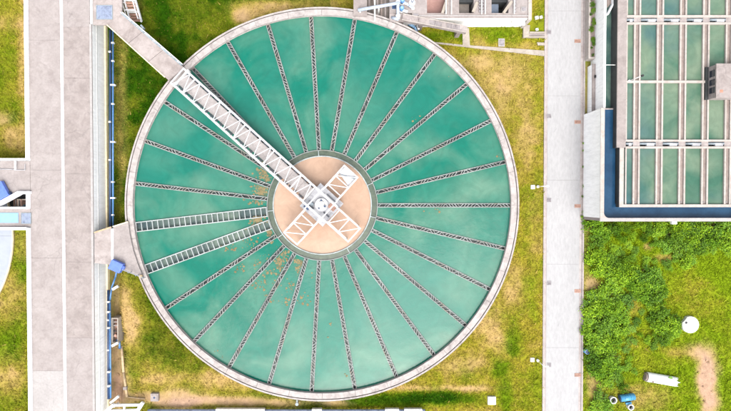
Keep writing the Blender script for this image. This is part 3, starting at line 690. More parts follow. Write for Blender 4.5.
# structure along the lower edge
t = thing('edge_pipeline', W3(290, 411, 0), 'blue pipeline on white cradles along the bottom edge', 'pipe')
MB().tube(W3(148, 411.2, .5), W3(425, 411.4, .5), .2, 16).build('pipe', 'grate', t, True)
for a, b in ((216, 265), (312, 322), (385, 399), (404, 422)):
    MB().beam(W3(a, 410.9, .55), W3(b, 410.9, .55), .5, .4).build('cradle', 'white_old', t, bevel=.04)
x, y = Wp(297, 402.5, .5)
t = thing('drain_valve', (x, y, 0), 'small pale valve under the bottom of the tank rim', 'valve')
MB().tube((x, y + .5, .5), (x, y - .2, .5), .09, 12).build('pipe', 'steel_pale', t, True); MB().drum((x, y - .15), .16, .55, .62, 14).build('valve_wheel', 'steel', t); MB().box(x - .1, x + .1, y - .25, y - .05, 0, .55).build('stand', 'old_conc', t)
# stair at the upper left
t = thing('steel_stair', W3(128, 10, 0), 'white framed stair with reddish treads beside the square hatch', 'stairs')
xa, xb = Wp(122.5, 5, 2.0)[0], Wp(133.6, 5, 2.0)[0]; yt, yb2 = Wp(128, -14, 2.4)[1], Wp(128, 21, .5)[1]
for x in (xa, xb):
    MB().beam((x, yt, 2.4), (x, yb2, .3), .12, .25).build('stringer', 'white', t); MB().beam((x, yt, 3.2), (x, yb2, 1.1), .07, .07).build('handrail', 'white', t)
    for q in (0.05, .5, .95): MB().beam((x, yt + (yb2 - yt) * q, 2.4 - 2.1 * q), (x, yt + (yb2 - yt) * q, 3.2 - 2.1 * q), .06, .06).build('post', 'white', t)
for i in range(12):
    q = (i + .5) / 12; y = yt + (yb2 - yt) * q; MB().box(xa + .06, xb - .06, y - .12, y + .10, 2.38 - 2.1 * q, 2.42 - 2.1 * q).build('tread', 'rust' if i % 4 else 'white_old', t)
MB().beam((xa, yt + 1.6, 2.75), (xb, yt + 1.1, 2.9), .1, .1).build('cross_bar', 'white', t); MB().beam((xa, yb2 + .7, 1.55), (xb, yb2 + .7, 1.55), .09, .09).build('cross_bar', 'white', t)
# left side platform
SPz = TOPL + .03
SP = thing('side_platform', W3(8, 180, 0), 'concrete side platform with white parapets at the left edge', 'platform')
xe = XWW + .24; xw = -48
def sy(q): return Wp(10, q, SPz)[1]
MB().box(xw, xe, sy(192.5), sy(161), 2.2, SPz).build('slab', 'deck_light', SP)
MB().box(xw, xe, sy(227), sy(209), 2.2, SPz).build('slab', 'deck_light', SP)
MB().box(xw, XWW + .04, sy(160.7), sy(158.5), 1.6, SPz + .3).build('parapet', 'white', SP)
MB().box(xw, XWW + .04, sy(208.8), sy(206.9), 1.6, SPz + .25).build('parapet', 'white', SP)
MB().box(xw, XWW + .04, sy(229.8), sy(227.2), 1.6, SPz + .3).build('parapet', 'white', SP)
MB().beam(W3(-12, 210.5, SPz + .1), W3(20.5, 192.6, SPz + .1), .34, .5).build('diagonal_parapet', 'white', SP); MB().beam(W3(20, 192.6, SPz + .08), W3(31, 192.6, SPz + .08), .26, .42).build('diagonal_parapet', 'white', SP)
MB().pprism([(-14, 192), (20, 192), (-14, 210)], 2.22, SPz - .004).build('slab', 'deck_light', SP)
MB().beam(W3(15.3, 161, SPz + .3), W3(15.3, 170, SPz + .3), .12, .1).build('rail', 'white', SP); 
for a, b in (((15.5, 170), (25, 170)), ((25, 164), (25, 170)), ((-2, 169), (15, 169.5))): MB().tube(W3(*a, SPz + .1), W3(*b, SPz + .1), .03, 6).build('conduit', 'grey', SP)
MB().box(Wp(-8, 0, SPz)[0], Wp(16, 0, SPz)[0], sy(222.8), sy(212.8), SPz - .01, SPz + .05).build('cover_panel', 'lightblue', SP, bevel=.015)
# stair pit beneath
x0, x1 = Wp(-5, 200, 1)[0], Wp(30, 200, 1)[0]; y0, y1 = Wp(10, 207, 1)[1], Wp(10, 193, 1)[1]
MB().box(x0, x1 - .6, y0, y1, -.02, .06).build('pit_floor', 'shade_conc', SP)
for i in range(5):
    q = Wp(11 + i * 2.6, 200, 1.6)[0]; MB().box(q - .04, q + .04, y0 + .1, y0 + .75, .3, 1.2 + .12 * i).build('pit_post', 'old_conc' if i % 2 else 'rust', SP)
MB().box(Wp(14, 0, 1.7)[0], Wp(27, 0, 1.7)[0], y0 + .68, y0 + .78, 1.5, 1.62).build('pit_rail', 'path', SP)
a = W3(22, 205.3, 1.4); MB().drum(a, .14, 1.1, 1.4, 12).build('pit_valve', 'cyan', SP)
MB().box(Wp(15, 0, 1.7)[0], Wp(15, 0, 1.7)[0] + .09, y0 + .05, y0 + .8, 1.4, 1.65).build('pit_rail', 'path', SP)
t = thing('gate_box', W3(3, 191, 0), 'royal blue metal gate cover on the left side platform, cut by the frame', 'box')
MB().prism(rot_poly(.6, 190.5, SPz + .4, 1.05, 1.5, 28), SPz + .1, SPz + .5).build('cover', 'royal', t, bevel=.03); MB().prism(rot_poly(7.6, 193.4, SPz + .4, .32, .26, 28), SPz, SPz + .35).build('handle_box', 'navy', t)
MB().prism(rot_poly(.6, 190.5, SPz + .1, .8, 1.1, 28), SPz, SPz + .12).build('pedestal', 'blue', t)
# neighbouring round tank
cx, cy = Wp(-108.5, 236, .35); rr = Wp(12.6, 236, .35)[0] - cx
t = thing('covered_tank', (cx, cy, 0), 'pale covered round tank at the left edge below the side platform', 'tank')
MB().ring((cx, cy), rr - .08, rr, 0, .36, 160).build('wall', 'cream', t, True)
for k in range(16): MB().ring((cx, cy), .3, rr - .08, .2, .31, 10, 2 * math.pi * k / 16 + .0006, 2 * math.pi * (k + 1) / 16 - .0006).build('cover_panel', 'lightcover', t)

# ------------------------------------------------------------------ inlet works at the top edge
IW = thing('inlet_works', W3(450, 5, 0), 'concrete inlet works with open basins along the top edge', 'basin')
zt = TOPL
yS = Wp(450, 18.2, zt)[1]; yN = 36.0
def ix(p): return Wp(p, 10, zt)[0]
def iy(q): return Wp(450, q, zt)[1]
def slab(p0, p1, q0, q1, mat='deck', z0=0.0, z1=zt, name='wall'):
    return MB().box(ix(p0), ix(p1), iy(q1), iy(q0) if q0 > -50 else yN, z0, z1).build(name, mat, IW)
slab(412, 528, 13, 18.2, 'deck', 0, zt, 'front_wall')
MB().box(ix(404), ix(528), yS - .012, yS, 0, zt - .02).build('white_face', 'white_wall', IW)
slab(412, 528, 15.2, 16.2, 'deck_patch', zt, zt + .06, 'kerb')
cells = [(424, 427, 0), (446, 459, 0), (473.5, 492, 0), (505, 513, 0)]
slab(389.5, 427, -99, 13, 'deck_light'); slab(446, 459, -99, 13, 'deck'); slab(473.8, 491.5, -99, 13, 'deck'); slab(508.5, 528, -99, 13, 'deck_light')
slab(459, 473.8, -99, .5, 'shade_conc', 0, 2.0); slab(491.5, 508.5, -99, .5, 'shade_conc', 0, 2.0)
for p0, p1, q0, m, lab in ((427, 446, -90, 'w_mauve', 'mauve brown water in the left open basin of the inlet works'), (459, 471, -2, 'w_grey', 'grey water in the middle open basin of the inlet works'), (491.5, 501, -2, 'w_slate', 'slate blue water in the right open basin of the inlet works')):
    struct(MB().box(ix(p0), ix(p1), iy(13), iy(q0) if q0 > -50 else yN, .2, 1.5).build('water', m), lab)
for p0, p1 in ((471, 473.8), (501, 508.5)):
    slab(p0, p1, -2, 13, 'shade_conc', 0, .15, 'pit_floor')
for (a, b) in (((442.5, 13), (448, -4)), ((473, 12), (477, 2)), ((503.5, 13), (512, 1))):
    MB().beam((*Wp(*a, zt + .05), zt + .05), (*Wp(*b, zt + .05), zt + .05), .26, .12).build('sluice_board', 'path', IW)
for p in (445.5, 451, 481, 484.5, 513.5):
    MB().beam((ix(p), iy(15), zt + .25), (ix(p), iy(-6), zt + .25), .09, .09).build('rail', 'white_old', IW)
for p in (479.5, 482.8, 515):
    for i in range(4): MB().box(ix(p) - .07, ix(p) + .07, iy(11.5 - i * 3.2) - .1, iy(11.5 - i * 3.2) + .1, zt, zt + .14).build('spindle', 'grate_old', IW)
# left basin
slab(353.5, 367, -99, 16, 'deck'); slab(374, 375.6, -99, 20, 'white_old', 0, zt + .1, 'divider'); 
struct(MB().box(ix(367), ix(389.5), iy(19), yN, .2, 1.3).build('water', 'w_grey'), 'dark grey water in the narrow basin behind the tank rim')
slab(389.5, 404, 13, 21, 'old_conc', 0, zt - .1)
for i in range(5): slab(368.5 + i * 4.1, 370.3 + i * 4.1, -99, 20, 'gully' if i % 2 else 'old_conc', 1.25, 1.45 + .05 * (i % 2), 'baffle')
slab(528, 531.5, -99, 20, 'trough', 0, zt + .1, 'end_wall'); slab(514, 526.5, 18.3, 23.5, 'white', 1.8, 2.0, 'ledge')
MB().pprism([(523.5, 25), (530, 25), (529, 37.3), (523.3, 37.3)], 0, .3).build('wing_wall', 'path', IW); 
def small_cover(px, py, wx, wy, z, label, cat='cover', mat='grate_old'):
    x, y = Wp(px, py, z); t = thing('access_cover', (x, y, z), label, cat)
    MB().box(x - wx / 2, x + wx / 2, y - wy / 2, y + wy / 2, z - .04, z + .03).build('frame', 'deck_patch', t)
    MB().box(x - wx * .38, x + wx * .38, y - wy * .38, y + wy * .38, z + .03, z + .045).build('lid', mat, t)
small_cover(416, 15.2, .5, .32, zt + .03, 'small dark access cover at the left end of the inlet works')
small_cover(523.8, 9, .5, .42, zt + .042, 'small dark access cover at the right end of the inlet works')
small_cover(394, 7, .5, .5, zt + .042, 'dark square access cover beside the blue pumps', mat='navy')
small_cover(501.5, 42.5, .62, .78, .1, 'grey access cover on the grass below the inlet works', mat='grate_old')
# pale pipe and pumps
t = thing('overhead_pipe', W3(358, 10, 0), 'pale blue-white pipe crossing the narrow basin at the top', 'pipe')
MB().tube(W3(358, 10, 2.9), W3(400, 2.6, 2.9), .15, 14).build('pipe', 'pale_pipe', t, True)
for q in (.05, .5, .95):
    a = W3(358 + 42 * q, 10 - 7.4 * q, 2.9); MB().box(a[0] - .08, a[0] + .08, a[1] - .12, a[1] + .12, 0, 2.85).build('support', 'white_old', t)
t = thing('riser_pipe', W3(398, 10, 0), 'white upright pipe run beside the blue pumps', 'pipe')
MB().path([W3(398, -8, 2.8), W3(398, 19, 2.8), W3(392, 17.5, 2.3)], .15, 12).build('pipe', 'pale_pipe', t, True)
for q in (2, 16): a = W3(398, q, 2.8); MB().box(a[0] - .2, a[0] + .2, a[1] - .08, a[1] + .08, 2.3, 2.98).build('bracket', 'white_old', t)
for px, py, lab in ((402, 2.5, 'blue pump with white flange at the top edge'), (401.5, 10, 'blue pump with white flange nearest the tank rim')):
    a = W3(px, py, 2.4); t = thing('pump', a, lab, 'pump')
    MB().drum(a, .26, 2.4, 2.5, 18).build('base', 'white_old', t); MB().drum(a, .20, 2.5, 3.0, 18).build('motor', 'blue', t, True); MB().drum(a, .13, 3.0, 3.08, 14).build('cap', 'lightblue', t)
    MB().tube((a[0] + .1, a[1] - .1, 2.65), (a[0] + .55, a[1] - .25, 2.65), .12, 12).build('outlet', 'white', t, True)
a = W3(412, 3, 2.4); t = thing('hand_wheel', a, 'small dark hand wheel on a white stand near the pumps', 'valve')
MB().drum(a, .3, 2.42, 2.5, 18).build('base', 'white', t); MB().drum(a, .04, 2.5, 2.9, 8).build('spindle', 'steel', t); MB().ring(a, .09, .14, 2.88, 2.92, 16).build('wheel', 'navy', t)
t = thing('branch_pipe', W3(408, 6, 2.4), 'white diagonal pipe between pumps and open basins', 'pipe')
MB().path([W3(403, 1, 2.7), W3(409, 5.5, 2.7), W3(413, 8, 2.5)], .11, 10).build('pipe', 'pale_pipe', t, True); MB().drum(W3(413, 8, 2.5), .17, 2.42, 2.52, 12).build('flange', 'white_old', t)
# sloping channel from the inlet works to the rim
SC = thing('sloping_channel', W3(436, 24, 0), 'weathered concrete channel beam from tank rim to the path', 'channel')
A = np.array(W3(402, 17.5, 2.3)); Bq = np.array(W3(466.5, 30.2, 2.0))
for i in range(4):
    p = A + (Bq - A) * (i / 4 + .002); q = A + (Bq - A) * ((i + 1) / 4 - .002); MB().beam(p, q, .62, .5).build('segment', 'old_conc', SC)
up = np.array((0, 0, .27)); d = (Bq - A) / np.linalg.norm(Bq - A); nrm = np.array((-d[1], d[0], 0))
for s in (-1, 1): MB().beam(A + up + nrm * .28 * s, Bq + up + nrm * .28 * s, .07, .06).build('kerb', 'trough', SC)
for lo, hi in ((.42, .60), (.70, .88)):
    for i in range(9):
        q = A + (Bq - A) * (lo + (hi - lo) * i / 8) + up * .97; MB().beam(q - nrm * .2, q + nrm * .2, .06, .05).build('grate_bar', 'grate_old', SC)
for q in (.3, .9):
    p = A + (Bq - A) * q; MB().box(p[0] - .2, p[0] + .2, p[1] - .2, p[1] + .2, 0, p[2] - .2).build('support', 'old_conc', SC)
a = W3(412, 27, .4); t = thing('rim_outlet', (a[0], a[1], 0), 'blue and white outlet pipe over a pit of painted shade beside the tank rim', 'pipe')
MB().pprism([(404, 22), (417, 25.5), (419, 33), (411, 28)], .01, .05).build('pit', 'black', t)  # flat black sheet on the ground, deep shade put into its colour
MB().path([W3(408, 24, .6), W3(414.5, 27, .7), W3(416.5, 31, .3)], .13, 12).build('pipe', 'lightblue', t, True); MB().path([W3(417.5, 25, .8), W3(418.7, 29.5, .8)], .12, 10).build('collar', 'white', t, True)
# paths
pth = struct(MB().pprism([(428, 41.5), (431, 43), (545, 56), (545, 50.6), (470, 45.2), (469, 28), (462.5, 28), (462.7, 44.7), (436, 42)], -.05, .10).build('path', 'path'), 'narrow concrete path from the tank to the road')
t = thing('drain_channel', W3(536, 34, 0), 'short concrete drain channel between inlet works and road', 'channel')
MB().pprism([(529, 31.5), (545, 31.5), (545, 33), (529, 33)], 0, .3).build('wall', 'path', t); MB().pprism([(529, 36), (545, 36), (545, 37.4), (529, 37.4)], 0, .3).build('wall', 'path', t); MB().pprism([(529, 33.2), (545, 33.2), (545, 35.8), (529, 35.8)], 0, .12).build('floor', 'old_conc', t)
for px, py, w, lab in ((536.8, 17.5, .36, 'pale loose concrete block on the grass, left of the pair'), (541, 17, .3, 'pale loose concrete block on the grass, right of the pair'), (537, 29.3, .28, 'small pale concrete block just above the drain channel')):
    x, y = Wp(px, py, .15); b = tag(MB().prism(rot_poly(px, py, .15, w, w * .9, 12), -.02, .2).build('concrete_block', 'white_old', bevel=.03), lab, 'block', 'loose blocks by the road')
b = tag(MB().pprism([(537, 42), (545, 42.5), (545, 45.2), (538, 45)], -.02, .18).build('concrete_slab', 'path', bevel=.03), 'short pale slab on the grass touching the road edge', 'slab')

# ------------------------------------------------------------------ lamp posts
def lamp(px, py, h, label, z0=0.0):
    x, y = Wp(px, py, z0); t = thing('lamp_post', (x, y, z0), label, 'lamp post', 'lamp posts beside the road')
    MB().drum((x, y), .13, z0, z0 + .25, 14).build('base', 'white', t); MB().tube((x, y, z0 + .25), (x, y, z0 + h), .045, 10, .03).build('pole', 'white', t, True)
    MB().beam((x, y, z0 + h), (x + .22, y, z0 + h + .03), .04, .04).build('arm', 'white', t); MB().beam((x + .18, y, z0 + h + .05), (x + .45, y, z0 + h + .06), .16, .07).build('lamp_head', 'white_old', t, bevel=.02)
lamp(537.3, 186.6, 1.9, 'short white lamp post at the left road edge, level with the tank centre')
lamp(537.2, 360, 1.9, 'short white lamp post at the left road edge near the bottom')

# ------------------------------------------------------------------ filter block on the right
FZ = 3.8
def fx(p, z=FZ): return Wp(p, 110, z)[0]
def fy(q, z=FZ): return Wp(660, q, z)[1]
FB = thing('filter_block', (32, 12, 0), 'raised white-walled filter block with rows of water cells at upper right', 'filter basin')
xW = fx(601.2); xP = fx(604.6); yB = fy(221); yP = fy(218); yNW = fy(108); FE = 48.0; FN = 34.0; CH = 3.1; xs1_ = fx(617)
MB().box(xW, xP, yP, yNW, 0, FZ).build('west_wall', 'white_wall', FB)
MB().box(xW - .0, FE, yB, yP, 0, FZ).build('south_wall', 'deck', FB)
MB().box(xW - .05, xP, yP, yNW, FZ, FZ + .05).build('coping', 'trough', FB)
MB().box(xW - .05, FE, yB - .04, yP, FZ, FZ + .05).build('coping', 'deck_patch', FB)
MB().box(xP, xs1_, yNW - .02, yNW + .1, 2.0, CH + .02).build('weir_wall', 'old_conc', FB)
# rounded inner corner
cr = .5; pts = [(xP, yP)] + [(xP + cr - cr * math.cos(a), yP + cr - cr * math.sin(a)) for a in np.linspace(0, math.pi / 2, 9)]
MB().prism(pts, 2.9, FZ + .045).build('corner_fillet', 'trough', FB)
# northern low wall
zn = 2.75; xn0, xn1 = Wp(604.0, 30, zn)[0], Wp(606.2, 30, zn)[0]; CN = 2.6
MB().box(xn0, xn1, yNW + .02, FN, 0, zn).build('west_wall', 'white_wall', FB)
MB().beam(W3(606.8, 15, 2.75), W3(612.5, 4, 2.75), .14, .5).build('wing_wall', 'white', FB); MB().beam(W3(612.5, 4, 2.75), W3(612.5, -12, 2.75), .14, .5).build('wing_wall', 'white', FB)
MB().pprism([(607, 8), (611.5, 3), (611.5, -12), (607, -12)], 2.4, 2.63).build('dry_bay', 'gully', FB)
xs1 = fx(617); xs2 = Wp(619.6, 180, FZ)[0]; yU = fy(147.5); yI = fy(207.2)
struct(MB().box(xP, fx(619.5), yP, fy(107), 2.6, CH).build('water', 'w_blue'), 'blue water channel along the left side of the filter block')
struct(MB().box(fx(619.5), FE, yP, yI + .3, 2.6, CH).build('water', 'w_blue'), 'blue water channel along the lower side of the filter block')
struct(MB().box(xn1, fx(619.5), fy(107) + .12, FN, 2.2, CN).build('water', 'w_green'), 'dark green water in the upper left channel of the filter block')
MB().box(xs1, fx(626), yU, FN, FZ - .12, FZ).build('walkway_slab', 'deck', FB)
MB().box(xs1 + .02, fx(625), yU, FN, 1.0, FZ - .12).build('channel_wall', 'shade_conc', FB)
MB().box(xs1 - .012, xs1 + .0, yU, FN, 1.0, FZ - .12).build('overhang_shade_sheet', 'shade_conc', FB)  # added dark sheet, shade below the walkway slab put into its colour
MB().box(xs2, fx(624.3), yI + .0, yU - .01, FZ - .10, FZ + .0).build('walkway_slab', 'trough', FB)
MB().box(xs2 + .01, fx(623), yI + .0, yU - .01, 1.0, FZ - .10).build('channel_wall', 'shade_conc', FB)
MB().box(xs2 + .012, FE, yI, fy(204.4), 1.0, FZ + .012).build('end_wall', 'trough', FB)
MB().tube(Wp(604, 64, FZ) + (FZ - .3,), Wp(617, 64, FZ) + (FZ - .3,), .03, 6).build('tie_rod', 'white_old', FB)
# filter beds
def bed(q0, q1, lab, first):
    struct(MB().box(fx(624.3), FE, fy(q1), fy(q0) if q0 > -50 else FN, 2.4, 3.60).build('water', 'w_filter'), lab)
TP = 22.9
def trough(xc, q0, q1):
    y0, y1 = fy(q1), (fy(q0) if q0 > -50 else FN); w = .225
    MB().box(xc - w - .09, xc - w + .06, y0, y1, 2.6, FZ - .02).build('trough_wall', 'trough', FB)
    MB().box(xc + w - .06, xc + w + .09, y0, y1, 2.6, FZ - .02).build('trough_wall', 'trough', FB)
    MB().box(xc - w + .06, xc + w - .06, y0 + .01, y1 - .01, 2.6, FZ - .16).build('trough_floor', 'gully', FB)
rows = [(-99, 15.4, 'green water in the topmost filter cells'), (23.8, 140.0, 'green water in the tall middle filter cells'), (148, 204.6, 'pale green water in the lowest filter cells')]
xt = [fx(637.0) + k * (fx(637 + TP) - fx(637)) for k in range(8)]
for q0, q1, lab in rows:
    bed(q0, q1, lab, 0)
    for k in range(8): trough(xt[k], q0, q1)
    ya, yb = fy(q1), (fy(q0) if q0 > -50 else FN)
    MB().box(fx(626.0), fx(627.4), ya, yb, 2.4, FZ - .05).build('edge_wall', 'trough', FB)
def xbar(q0, q1, mat='trough', z1=FZ + .008, z0=2.4):
    e = [fx(626.02)] + [v for k in range(8) for v in (xt[k] - .335, xt[k] + .335)] + [FE]
    MB().box(fx(626.02), FE, fy(q1), fy(q0), z0, z1).build('cross_wall', mat, FB)
xbar(15.0, 17.4); xbar(22.2, 24.2); xbar(139.6, 141.6); xbar(146.4, 148.4); xbar(80.4, 82.8, 'trough', FZ + .004)
for q0, q1 in ((17.4, 22.2), (141.6, 146.4)):
    MB().box(fx(625.5), FE, fy(q1), fy(q0), 2.4, FZ - .35).build('pipe_gallery', 'shade_conc', FB)
    for k in range(-1, 7):
        x0 = xt[k] + .32 if k >= 0 else fx(626); x1 = xt[k + 1] - .32
        ym = (fy(q0) + fy(q1)) / 2
        MB().tube((x0, ym + .06, FZ - .14), (x1, ym + .06, FZ - .14), .11, 12).build('gallery_pipe', 'steel', FB, True)
        xm = x0 + (x1 - x0) * .42
        MB().box(xm, x1 - .12, ym - .17, ym + .10, FZ - .30, FZ - .02).build('valve_block', 'grey', FB, bevel=.03)
        MB().box(x1, x1 + .64, fy(q1), fy(q0), FZ - .3, FZ - .06).build('gallery_bridge', 'old_conc', FB)
for k in range(8):
    a = Wp(637 + TP * k, 202.3, FZ); MB().drum((xt[k], fy(202), 0), .07, FZ - .17, FZ - .12, 10).build('drain_plug', 'grate_old', FB)
# annex box and planter on the west side
ax0, ay1 = Wp(592.6, 64, 1.1); ax1 = xn0 - .003; ay0 = Wp(595, 111, 1.1)[1]
AX = thing('annex_box', ((ax0 + ax1) / 2, (ay0 + ay1) / 2, 0), 'low concrete annex with white side against the filter block wall', 'annex')
MB().box(ax0, ax1, ay0, ay1, 0, 1.0).build('wall', 'white_wall', AX); MB().box(ax0 - .02, ax1, ay0 - .03, ay1 + .03, 1.0, 1.1).build('roof_slab', 'deck', AX)
MB().box(ax1 - .14, ax1 - .04, ay1 - 1.35, ay1 - 1.1, 1.1, 1.3).build('vent', 'black', AX)
MB().prism([(ax0, ay0 - .05), (ax0 + .02, ay0 - .05), (ax1, ay0 - .05), (xW + .02, yNW - 1.3)], 0, .25).build('step', 'tan', AX)
pl = thing('planter', (22.7, 20, 0), 'narrow planter strip with low plants between road and filter wall', 'planter')
PZ = 1.0; px0, px1 = Wp(588.7, 30, PZ)[0], xn0 - .003; py0 = Wp(590, 58.5, PZ)[1]
MB().box(px0, px0 + .18, py0, FN, 0, PZ).build('kerb', 'trough', pl); MB().box(px0 + .18, px1, py0, py0 + .15, 0, PZ).build('kerb', 'trough', pl); MB().box(px0 + .18, px1, py0 + .15, FN, 0, PZ - .12).build('soil', 'gully', pl)
# lamp and kiosk on the filters
t = thing('filter_lamp', W3(629, 81, FZ), 'slim white lamp with black head leaning over the filter cells', 'lamp post')
x, y = Wp(629, 81, FZ)
MB().drum((x, y), .1, FZ, FZ + .1, 12).build('base', 'white', t); MB().tube((x, y, FZ + .1), (x + .08, y, FZ + 2.0), .035, 8).build('pole', 'white', t, True); MB().drum((x + .1, y), .10, FZ + 1.95, FZ + 2.15, 14).build('lamp_head', 'black', t)
kx0, ky1 = Wp(717, 64, 4.9); ky0 = Wp(725, 97.3, 4.9)[1]; kx1 = kx0 + 3.4
K = thing('control_kiosk', ((kx0 + kx1) / 2, (ky0 + ky1) / 2, FZ), 'small concrete control kiosk on top of the filter block, right edge', 'kiosk')
MB().box(kx0, kx1, ky0, ky1, FZ - .3, 4.78).build('wall', 'old_conc', K); MB().box(kx0 - .05, kx1 + .05, ky0 - .05, ky1 + .05, 4.78, 4.9).build('roof', 'deck', K)
kl = ky1 - ky0
for q0, q1 in ((.16, .34), (.40, .58), (.66, .86)):
    MB().box(kx0 - .02, kx0, ky0 + kl * q0, ky0 + kl * q1, FZ + .15, FZ + .85).build('window', 'glass', K)
MB().box(kx0 - .30, kx0 - .0, ky0 - .0, ky1, FZ - .28, FZ + .02).build('kiosk_shade_strip', 'shade_conc', K)  # shadow at the kiosk's left side painted as a dark strip
a = Wp(721.5, 91, 4.9); MB().box(a[0] - .14, a[0] + .14, a[1] - .12, a[1] + .12, 4.9, 4.906).build('paint_mark', 'orange', K)
a = Wp(652, 218.4 + 3.0, FZ); 
o = tag(MB().box(fx(673.5), fx(678.5), yB - .3, yB - .04, FZ - .35, FZ - .02).build('outlet_spout', 'white', bevel=.03), 'small white spout on the lower parapet of the filter block', 'spout')

# ------------------------------------------------------------------ things on the right lot
x, y = Wp(691, 325, .45); t = thing('round_lid', (x, y, 0), 'white round tank lid with a dark hole lying in the grass', 'lid')
m = MB(); pts = []
for i in range(40):
    a = 2 * math.pi * i / 40; r = .84 if not (2.1 < a < 2.75) else .74
    pts.append((x + r * math.cos(a), y + r * math.sin(a)))
m.prism(pts, 0, .42).build('body', 'white_old', t, bevel=.04); MB().ring((x, y), .62, .66, .42, .44, 40).build('rib', 'white_old', t)
a = Wp(686.3, 322.8, .45); MB().drum(a, .12, .425, .452, 14).build('hole', 'black', t)
# broken white pipe section
a = np.array(W3(647.5, 377.5, .40)); b = np.array(W3(676.5, 382.5, .40)); t = thing('broken_tank_shell', (a[0], a[1], 0), 'white broken fibreglass tank shell lying on the grass with dark open end', 'shell')
d = (b - a) / np.linalg.norm(b - a); nn = np.array((-d[1], d[0], 0)); Ln = np.linalg.norm(b - a)
def shell(r, mat, name, ends):
    m = MB(); n = 20; vs = []; ncol = 12
    for j in range(ncol + 1):
        for i in range(n + 1):
            t_ = math.pi * (-.12 + 1.24 * i / n); L = Ln * j / ncol
            if j == ncol: L += ends * .16 * math.sin(i * 2.3) + ends * .1 * math.sin(i * 5.1)
            p = a + d * L + nn * r * math.cos(t_) + np.array((0, 0, r * math.sin(t_) - .22)); vs.append(p)
    fs = [(j * (n + 1) + i, j * (n + 1) + i + 1, (j + 1) * (n + 1) + i + 1, (j + 1) * (n + 1) + i) for j in range(ncol) for i in range(n)]
    m.add(vs, fs); o = m.build(name, mat, t, True); s = o.modifiers.new('thickness', 'SOLIDIFY'); s.thickness = .03; return o
shell(.47, 'white', 'shell', 1)
m = MB(); m.tube(a - d * .22 + np.array((0, 0, -.22)), a + d * .25 + np.array((0, 0, -.22)), .40, 20).build('end_bulkhead', 'gully', t, True)
p = a + d * .5 + nn * -.30 + np.array((0, 0, .15)); MB().tube(p, p + np.array((0, 0, .12)), .09, 10).build('port', 'gully', t)
p = a + d * 2.2 + nn * .36 + np.array((0, 0, .06)); MB().tube(p, p + np.array((0, 0, .08)), .2, 8).build('tear', 'leaf_dark', t)
# drums and buckets
a = np.array(W3(620, 398.5, .36)); b = np.array(W3(634, 396.5, .36)); t = thing('plastic_drum', (a[0], a[1], 0), 'cyan blue plastic drum lying on its side in the grass', 'drum')
MB().tube(a, b, .34, 20).build('body', 'cyan', t, True)
for q in (.25, .7): p = a + (b - a) * q; MB().tube(p, p + (b - a) * .05, .365, 20).build('hoop', 'cyan', t, True)
MB().tube(a - (b - a) * .04, a, .30, 18).build('end_cap', 'navy', t); p = b; MB().tube(p, p + (b - a) * .06, .30, 18, .2).build('shoulder', 'cyan', t, True)
for px, py, r, lab in ((613.5, 400.5, .33, 'open black bucket with white rim left of the cyan drum'), (631, 407.5, .28, 'open black bucket with white rim below the cyan drum')):
    x, y = Wp(px, py, .4); t = thing('bucket', (x, y, 0), lab, 'bucket', 'buckets by the drum')
    MB().ring((x, y), r - .05, r, 0, .40, 24).build('body', 'white_old', t); MB().ring((x, y), r - .06, r + .02, .40, .44, 24).build('rim', 'white_old', t); MB().disc((x, y), r - .05, .12, 24).build('contents', 'black', t)
x, y = Wp(629, 403.6, .3); t = tag(MB().prism(rot_poly(629, 403.6, .25, .6, .22, 8), 0, .25).build('plastic_jug', 'cyan', bevel=.06), 'small cyan plastic jug between drum and lower bucket', 'jug')
x, y = Wp(587.2, 352, .5); t = thing('plastic_barrel', (x, y, 0), 'small blue plastic barrel standing at the right road edge', 'barrel')
MB().drum((x, y), .26, 0, .5, 20, .23).build('body', 'cyan', t, True); MB().ring((x, y), .17, .24, .5, .54, 20).build('rim', 'blue', t); MB().drum((x, y), .17, .5, .515, 16).build('lid', 'navy', t)

# ------------------------------------------------------------------ shrubs
def foliage_mesh(seed, n, rad, h, ls):
    r = np.random.default_rng(seed); V = []; F = []
    nc = 16; cen = []
    for _ in range(nc):
        a = r.random() * 6.283; q = math.sqrt(r.random()) * .78; zz = math.sqrt(max(0, 1 - q * q)) * r.uniform(.45, .95); cen.append((q * math.cos(a) * rad, q * math.sin(a) * rad, zz * h, r.uniform(.2, .36) * rad))
    for i in range(n):
        c = cen[r.integers(nc)]; p = np.array(c[:3]) + r.normal(0, 1, 3) * c[3] * np.array((.55, .55, .45)); p[2] = max(.08, p[2])
        a = r.random() * 6.283; tl = r.uniform(-.1, .75); L = ls * r.uniform(.6, 1.25); wd = L * r.uniform(.42, .6)
        u = np.array((math.cos(a) * math.cos(tl), math.sin(a) * math.cos(tl), -math.sin(tl))); s = np.array((-math.sin(a), math.cos(a), r.uniform(-.35, .35)))
        b = len(V); V += [p - u * L * .5, p + s * wd * .5 + (0, 0, .03), p + u * L * .5 - (0, 0, .03), p - s * wd * .5 + (0, 0, .03)]; F += [(b, b + 1, b + 2), (b, b + 2, b + 3)]
    m = bpy.data.meshes.new('foliage'); m.from_pydata([tuple(q) for q in V], [], F); m.update(); return m
FM = []
for i in range(6):
    m = foliage_mesh(100 + i, 760, 1.0, .95, .175); m.materials.append(M['leaf_dark' if i in (2, 4) else 'leaf']); FM.append(m)
st = MB()
for k in range(6):
    a = k * 1.05; st.tube((0, 0, 0), (.42 * math.cos(a), .42 * math.sin(a), .6), .035, 6, .015)
SM = st.mesh('stem'); SM.materials.append(M['bark'])
